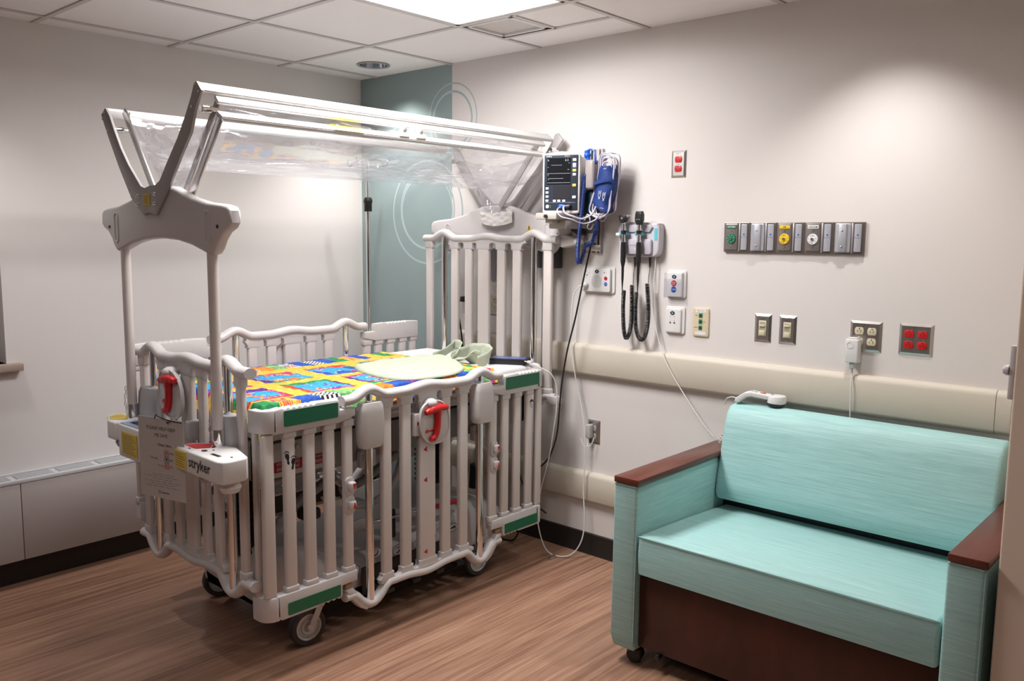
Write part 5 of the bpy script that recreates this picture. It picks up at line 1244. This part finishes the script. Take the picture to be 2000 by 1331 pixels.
for A, B in zip(rings, rings[1:]):
    for k in range(36): f = mb.bm.faces.new((A[k], A[(k + 1) % 36], B[(k + 1) % 36], B[k])); f.smooth = True
o = mb.build('cuff_wrap', M_blue, cuff, recalc=False); so = o.modifiers.new('thickness', 'SOLIDIFY'); so.thickness = -.005
MB().grid(lambda u, v: Vector((1.818 + .086 * u - .010 * v, -.153 - .006 * math.sin(math.pi * u), 1.768 - .004 * v + .014 * u - .012 * v)), 8, 3).build('cuff_fold', mat('darker_blue_edge', (.005, .03, .17), .7), cuff, recalc=False)
s = MB().use(M_whited)
for x, z in ((1.848, 1.705), (1.871, 1.697)):
    yy = -.153
    s.tube([(x - .006, yy, z + .022), (x - .007, yy, z), (x - .002, yy, z - .006), (x + .004, yy, z), (x + .009, yy, z + .024)], .0009, 5, n=4).tube([(x - .001, yy, z + .024), (x, yy, z + .006), (x + .004, yy, z + .020)], .0008, 5, n=3).tube([(x - .003 + .0035 * math.cos(a), yy, z - .010 + .0035 * math.sin(a)) for a in [k * .785 for k in range(8)]], .0008, 5, closed=True)
s.text('adult', .008, (1.872, -.152, 1.822), (1, 0, 0), (0, 0, 1)).text('cuff label', .006, (1.862, -.155, 1.652), (1, 0, -.15), (.1, 0, 1))
s.build('cuff_print', None, cuff)
mb = MB(); rnd = random.Random(3)
for k in range(9):
    w_ = .016 + .004 * k; dx = rnd.uniform(-.006, .006); dy = rnd.uniform(-.02, .02); zt = 1.855 + .005 * k + rnd.uniform(-.006, .006); zb = 1.610 + rnd.uniform(-.02, .02)
    mb.tube([(1.862 - w_ + dx, -.11 + dy, 1.80), (1.858 - w_ * .7 + dx, -.11 + dy, zt - .01), (1.868 + dx, -.11 + dy, zt), (1.872 + w_ * .8 + dx, -.11 + dy, zt - .02), (1.862 + w_ + dx, -.11 + dy, 1.78), (1.85 + w_, -.11 + dy, 1.70), (1.838 + w_ * 1.1, -.11 + dy, 1.64), (1.835 + dx, -.115 + dy, zb), (1.812 - w_ * .9, -.11 + dy, 1.64), (1.822 - w_ * .8, -.11 + dy, 1.70)], .0036 if k % 3 else .0028, 8, closed=True, n=5)
mb.build('hose_bundle', M_cable, cuff, 'pale lilac hoses')
hz = MB().tube([mp(.042, -.05, .026), mp(.030, -.075, .022), mp(.040, -.085, -.005), mp(.075, -.08, -.020), (1.79, -.20, 1.605), (1.82, -.17, 1.625), (1.835, -.16, 1.66)], .0045, 10, n=7)
hz.tube([mp(.008, -.055, .022), mp(.000, -.075, .008), mp(.020, -.085, -.020), mp(.065, -.08, -.032), (1.79, -.19, 1.585), (1.83, -.16, 1.60), (1.85, -.15, 1.63)], .0032, 10, n=7).tube([(1.775, -.16, 1.60), (1.79, -.16, 1.625), (1.805, -.16, 1.60), (1.79, -.16, 1.57), (1.80, -.15, 1.56), (1.815, -.15, 1.58)], .003, 8, n=5)
hz.build('monitor_leads', M_cable, cuff, 'pale lilac leads')
# black monitor power cable
c = MB().tube([(1.765, -.10, 1.60), (1.785, -.10, 1.56), (1.765, -.10, 1.48), (1.735, -.11, 1.33), (1.70, -.12, 1.15), (1.665, -.13, 1.0), (1.645, -.14, .85), (1.640, -.15, .72), (1.635, -.16, .60), (1.605, -.17, .50), (1.55, -.16, .44), (1.49, -.14, .40), (1.44, -.13, .30), (1.40, -.13, .16), (1.36, -.14, .02), (1.25, -.15, .008)], .0042, 10, n=6).build('monitor_power_cable', M_bcord)
tag(c, 'long black cable hanging from the monitor mount down behind the crib', 'cable')
c = MB().tube([(1.30, -.10, .72), (1.30, -.09, .60), (1.33, -.10, .45), (1.38, -.12, .33), (1.46, -.13, .24), (1.56, -.14, .20)], .0042, 10, n=6).build('crib_power_cable', M_bcord)
tag(c, 'black cable looping behind the head end bars of the crib', 'cable')
# nurse call cord: intercom -> floor loop -> over the gate -> device
pth = [(1.688, -.035, 1.300), (1.668, -.050, 1.296), (1.640, -.055, 1.255), (1.628, -.055, 1.15), (1.630, -.055, 1.02), (1.655, -.055, .88), (1.690, -.05, .74), (1.715, -.05, .60), (1.722, -.055, .45), (1.722, -.06, .33), (1.735, -.065, .20), (1.735, -.075, .11), (1.715, -.095, .045), (1.68, -.12, .010), (1.63, -.15, .008), (1.585, -.165, .03), (1.55, -.17, .10), (1.535, -.175, .20), (1.56, -.18, .33), (1.615, -.19, .50), (1.645, -.20, .62), (1.668, -.205, .75), (1.670, -.215, .85), (1.655, -.24, .905), (1.615, -.275, .934), (1.575, -.31, .957), (1.545, -.295, .956)]
t = thing('nurse_call_cable', 'long white cable plugged into the intercom and looping down to the floor by the crib', 'cable', (1.688, -.03, 1.305))
MB().tube(pth, .0030, 10, n=7).build('cable_line', M_wcord, t)
MB().lathe([(0, 0), (.013, 0), (.014, .012), (.011, .018), (.006, .022), (0, .022)], (1.690, -.0245, 1.306), (-.25, -.95, -.1), 20, cap=False).cyl((1.688, -.040, 1.304), (1.668, -.048, 1.298), .005, .0035, 12).build('round_plug', M_wcord, t)
t = thing('cord_clip', 'small metal clip with a brass dot hanging on the white call cord', 'clip', (1.63, -.155, 0))
MB().box(-.008, .008, -.003, .003, 0, .022, .001, 2, Matrix.Translation((1.633, -.158, .001)) @ Matrix.Rotation(R(15), 4, 'X')).build('clip_loop', M_alu, t)
MB().prism([(-.008, -.045), (.008, -.045), (.006, 0), (-.006, 0)], 'z', .002, .012, .002).build('clip_jaw', M_chrome, t, local=True)
MB().lathe([(0, .002), (.0035, .0015), (.004, 0)], (1.633, -.162, .014), (0, -1, .2), 12).build('brass_dot', mat('brass', (.75, .42, .10), .3, 1), t)
# plug and wire curls at the low outlet
t = thing('clear_wall_plug', 'translucent grey plug in the low wall outlet between the bumper rails', 'plug', (1.72, -.03, .62))
MB().box(1.712, 1.736, -.040, -.008, .578, .645, .006, 3).build('plug_body', mat('frosted_grey_plastic', (.45, .43, .42), .25), t)
MB().tube([(1.724, -.03, .578), (1.725, -.035, .555), (1.722, -.045, .540), (1.71, -.05, .545), (1.700, -.05, .56), (1.692, -.048, .575)], .0022, 8, n=5).tube([(1.722, -.04, .543), (1.74, -.04, .545), (1.752, -.035, .565), (1.754, -.03, .585)], .0022, 8, n=5).build('wire_curl', M_wcord, t)
# dark charger box and rounded white fixture behind the crib head
t = thing('wall_box', 'dark box under a pale bracket on the wall behind the crib head', 'wall box', (1.47, 0, 1.44))
MB().box(1.405, 1.528, -.075, 0, 1.375, 1.478, .006).build('box_body', mat('charcoal_plastic', (.05, .05, .055), .4), t)
MB().box(1.40, 1.54, -.085, 0, 1.480, 1.512, .004).build('bracket', M_alu_paint, t)
t = thing('wall_handset', 'grey oval wall fixture seen between the crib head bars', 'wall fixture', (1.10, 0, 1.38))
MB().prism(rrect(1.065, 1.145, 1.275, 1.475, .036, 6), 'y', -.022, 0, .005).build('fixture_plate', M_white, t)
MB().prism(rrect(1.074, 1.136, 1.292, 1.464, .028, 6), 'y', -.034, -.02, .006).build('fixture_insert', mat('blue_grey_plastic', (.33, .34, .37), .4), t)
# wall knob by the corner
t = thing('door_stop', 'small round pale button stop on the wall beside the corner edge', 'wall button', (3.600, -.70, 1.2))
MB().box(3.598, 3.612, -.765, -.742, 1.12, 1.26, .003).build('stop_plate', M_white, t)
MB().lathe([(0, .016), (.010, .014), (.014, .006), (.014, 0)], (3.598, -.755, 1.195), (-1, 0, 0), 20, cap=False).build('stop_button', M_scope, t)
# ================================================================== SOFA
sofa = thing('hospital_sofa', 'turquoise two-seat sleeper sofa with dark cherry wood arms and base', 'sofa', (2.98, -.42, 0))
def arm(x0, x1):
    mb = MB(); y0, y1 = -.79, -.06
    mb.prism([(y0, .665), (y1, .665), (y1, .058), (y0 + .012, .058), (y0 - .006, .10)], 'x', x0, x1, .010, 3)
    o = mb.build('arm', M_sofa, sofa)
    MB().box(x0 + .003, x1 + .008, y0 - .006, y1, .667, .690, .004, 2).build('armrest', M_cherrya, o, 'cherry wood armrest')
    s = MB().tube([(x1 - .001, y0 + .004, .66), (x1 - .001, y0 - .002, .10)], .0022, 6).tube([(x0 + .004, y0 - .001, .662), (x1 - .002, y0 - .001, .662)], .0022, 6); s.build('piping', M_sofa, o)
    return o
arm(2.402, 2.500); arm(3.492, 3.588)
# seat cushion
def cushion(name, x0, x1, prof, m, bev=.014, lab=None):
    return MB().prism(prof, 'x', x0, x1, bev, 3).build(name, m, sofa, lab)
cushion('seat_cushion', 2.503, 3.489, [(-.785, .352), (-.790, .42), (-.785, .482), (-.77, .492), (-.45, .478), (-.16, .460), (-.16, .352)], M_sofat)
MB().tube([(2.506, -.782, .486), (2.52, -.786, .488), (3.47, -.786, .488), (3.486, -.782, .486)], .003, 6).build('seat_piping', M_sofa, sofa)
cushion('back_cushion', 2.503, 3.489, [(-.235, .505), (-.245, .53), (-.240, .58), (-.195, .78), (-.178, .835), (-.150, .866), (-.10, .874), (-.065, .868), (-.048, .84), (-.05, .505)], M_sofat, .018)
MB().box(2.50, 3.49, -.16, -.055, .20, .50).build('back_frame', M_black, sofa)
MB().box(2.503, 3.489, -.762, -.742, .075, .350, .002).build('front_panel', M_cherry, sofa, 'dark cherry wood front panel')
MB().box(2.52, 3.47, -.74, -.10, .12, .35).build('seat_box', M_black, sofa)
def scaster(x, y):
    o = MB().lathe([(0, -.022), (.024, -.022), (.029, -.016), (.029, -.004), (.026, -.003), (.026, .003), (.029, .004), (.029, .016), (.024, .022), (0, .022)], (x, y, .029), (.25, -.97, 0), 24, cap=False).build('sofa_caster', M_black, sofa)
    MB().lathe([(.0, .02), (.020, .02), (.030, .012), (.031, .0), (.0, 0)], (x, y, .040), seg=20, cap=False).cyl((x, y, .05), (x, y, .10), .008, seg=10).build('caster_hood', M_black, o)
for x in (2.475, 3.54):
    for y in (-.735, -.12): scaster(x, y)
MB().cyl((2.585, -.77, .060), (2.585, -.71, .078), .010, seg=14).build('release_pedal', M_black, sofa)
# handset on the sofa back
hs = thing('phone_handset', 'white corded handset with a red button lying on the sofa back', 'handset', (2.60, -.105, .876), rot=(0, 0, R(8)))
MB().prism([(-.085, .004), (-.078, .020), (-.045, .044), (-.020, .050), (.070, .040), (.070, .022), (-.018, .030), (-.040, .024), (-.066, .0)], 'y', -.024, .024, .004, 3).build('handset_grip', M_white, hs, local=True)
MB().lathe([(.030, .010), (.036, .014), (.036, .036), (.033, .041), (0, .042)], (.078, 0, 0), seg=32, cap=False).build('handset_head', M_white, hs, local=True)
MB().lathe([(.0, .0), (.030, .0), (.033, .004), (.033, .013), (0, .014)], (.076, 0, 0), seg=32, cap=False).build('ear_pad', M_black, hs, 'black pad', local=True)
MB().box(.012, .034, -.006, .006, .0445, .0475, .001).build('red_button', M_red, hs, 'red button', local=True)
MB().box(-.022, -.012, -.008, -.002, .0495, .051).box(-.008, .002, -.008, -.002, .0490, .0502).build('grey_keys', M_grey, hs, local=True); MB().prism(oval(.058, .008, .004, .003, 10), 'z', .0405, .0425).build('black_key', M_ink, hs, local=True)
MB().tube([(-.082, .0, .012), (-.10, .004, .016), (-.125, .010, .006), (-.138, .02, -.02)], .0022, 8, n=5).build('handset_cord', M_wcord, hs, local=True)
o = coil([(2.478, -.075, .80), (2.468, -.085, .76), (2.458, -.10, .72), (2.450, -.12, .70)], .0075, 9, .0016); bpy.context.view_layer.update(); bmesh.ops.transform(o.bm, matrix=hs.matrix_world.inverted(), verts=o.bm.verts); o.build('coiled_cord', M_wcord, hs, local=True)
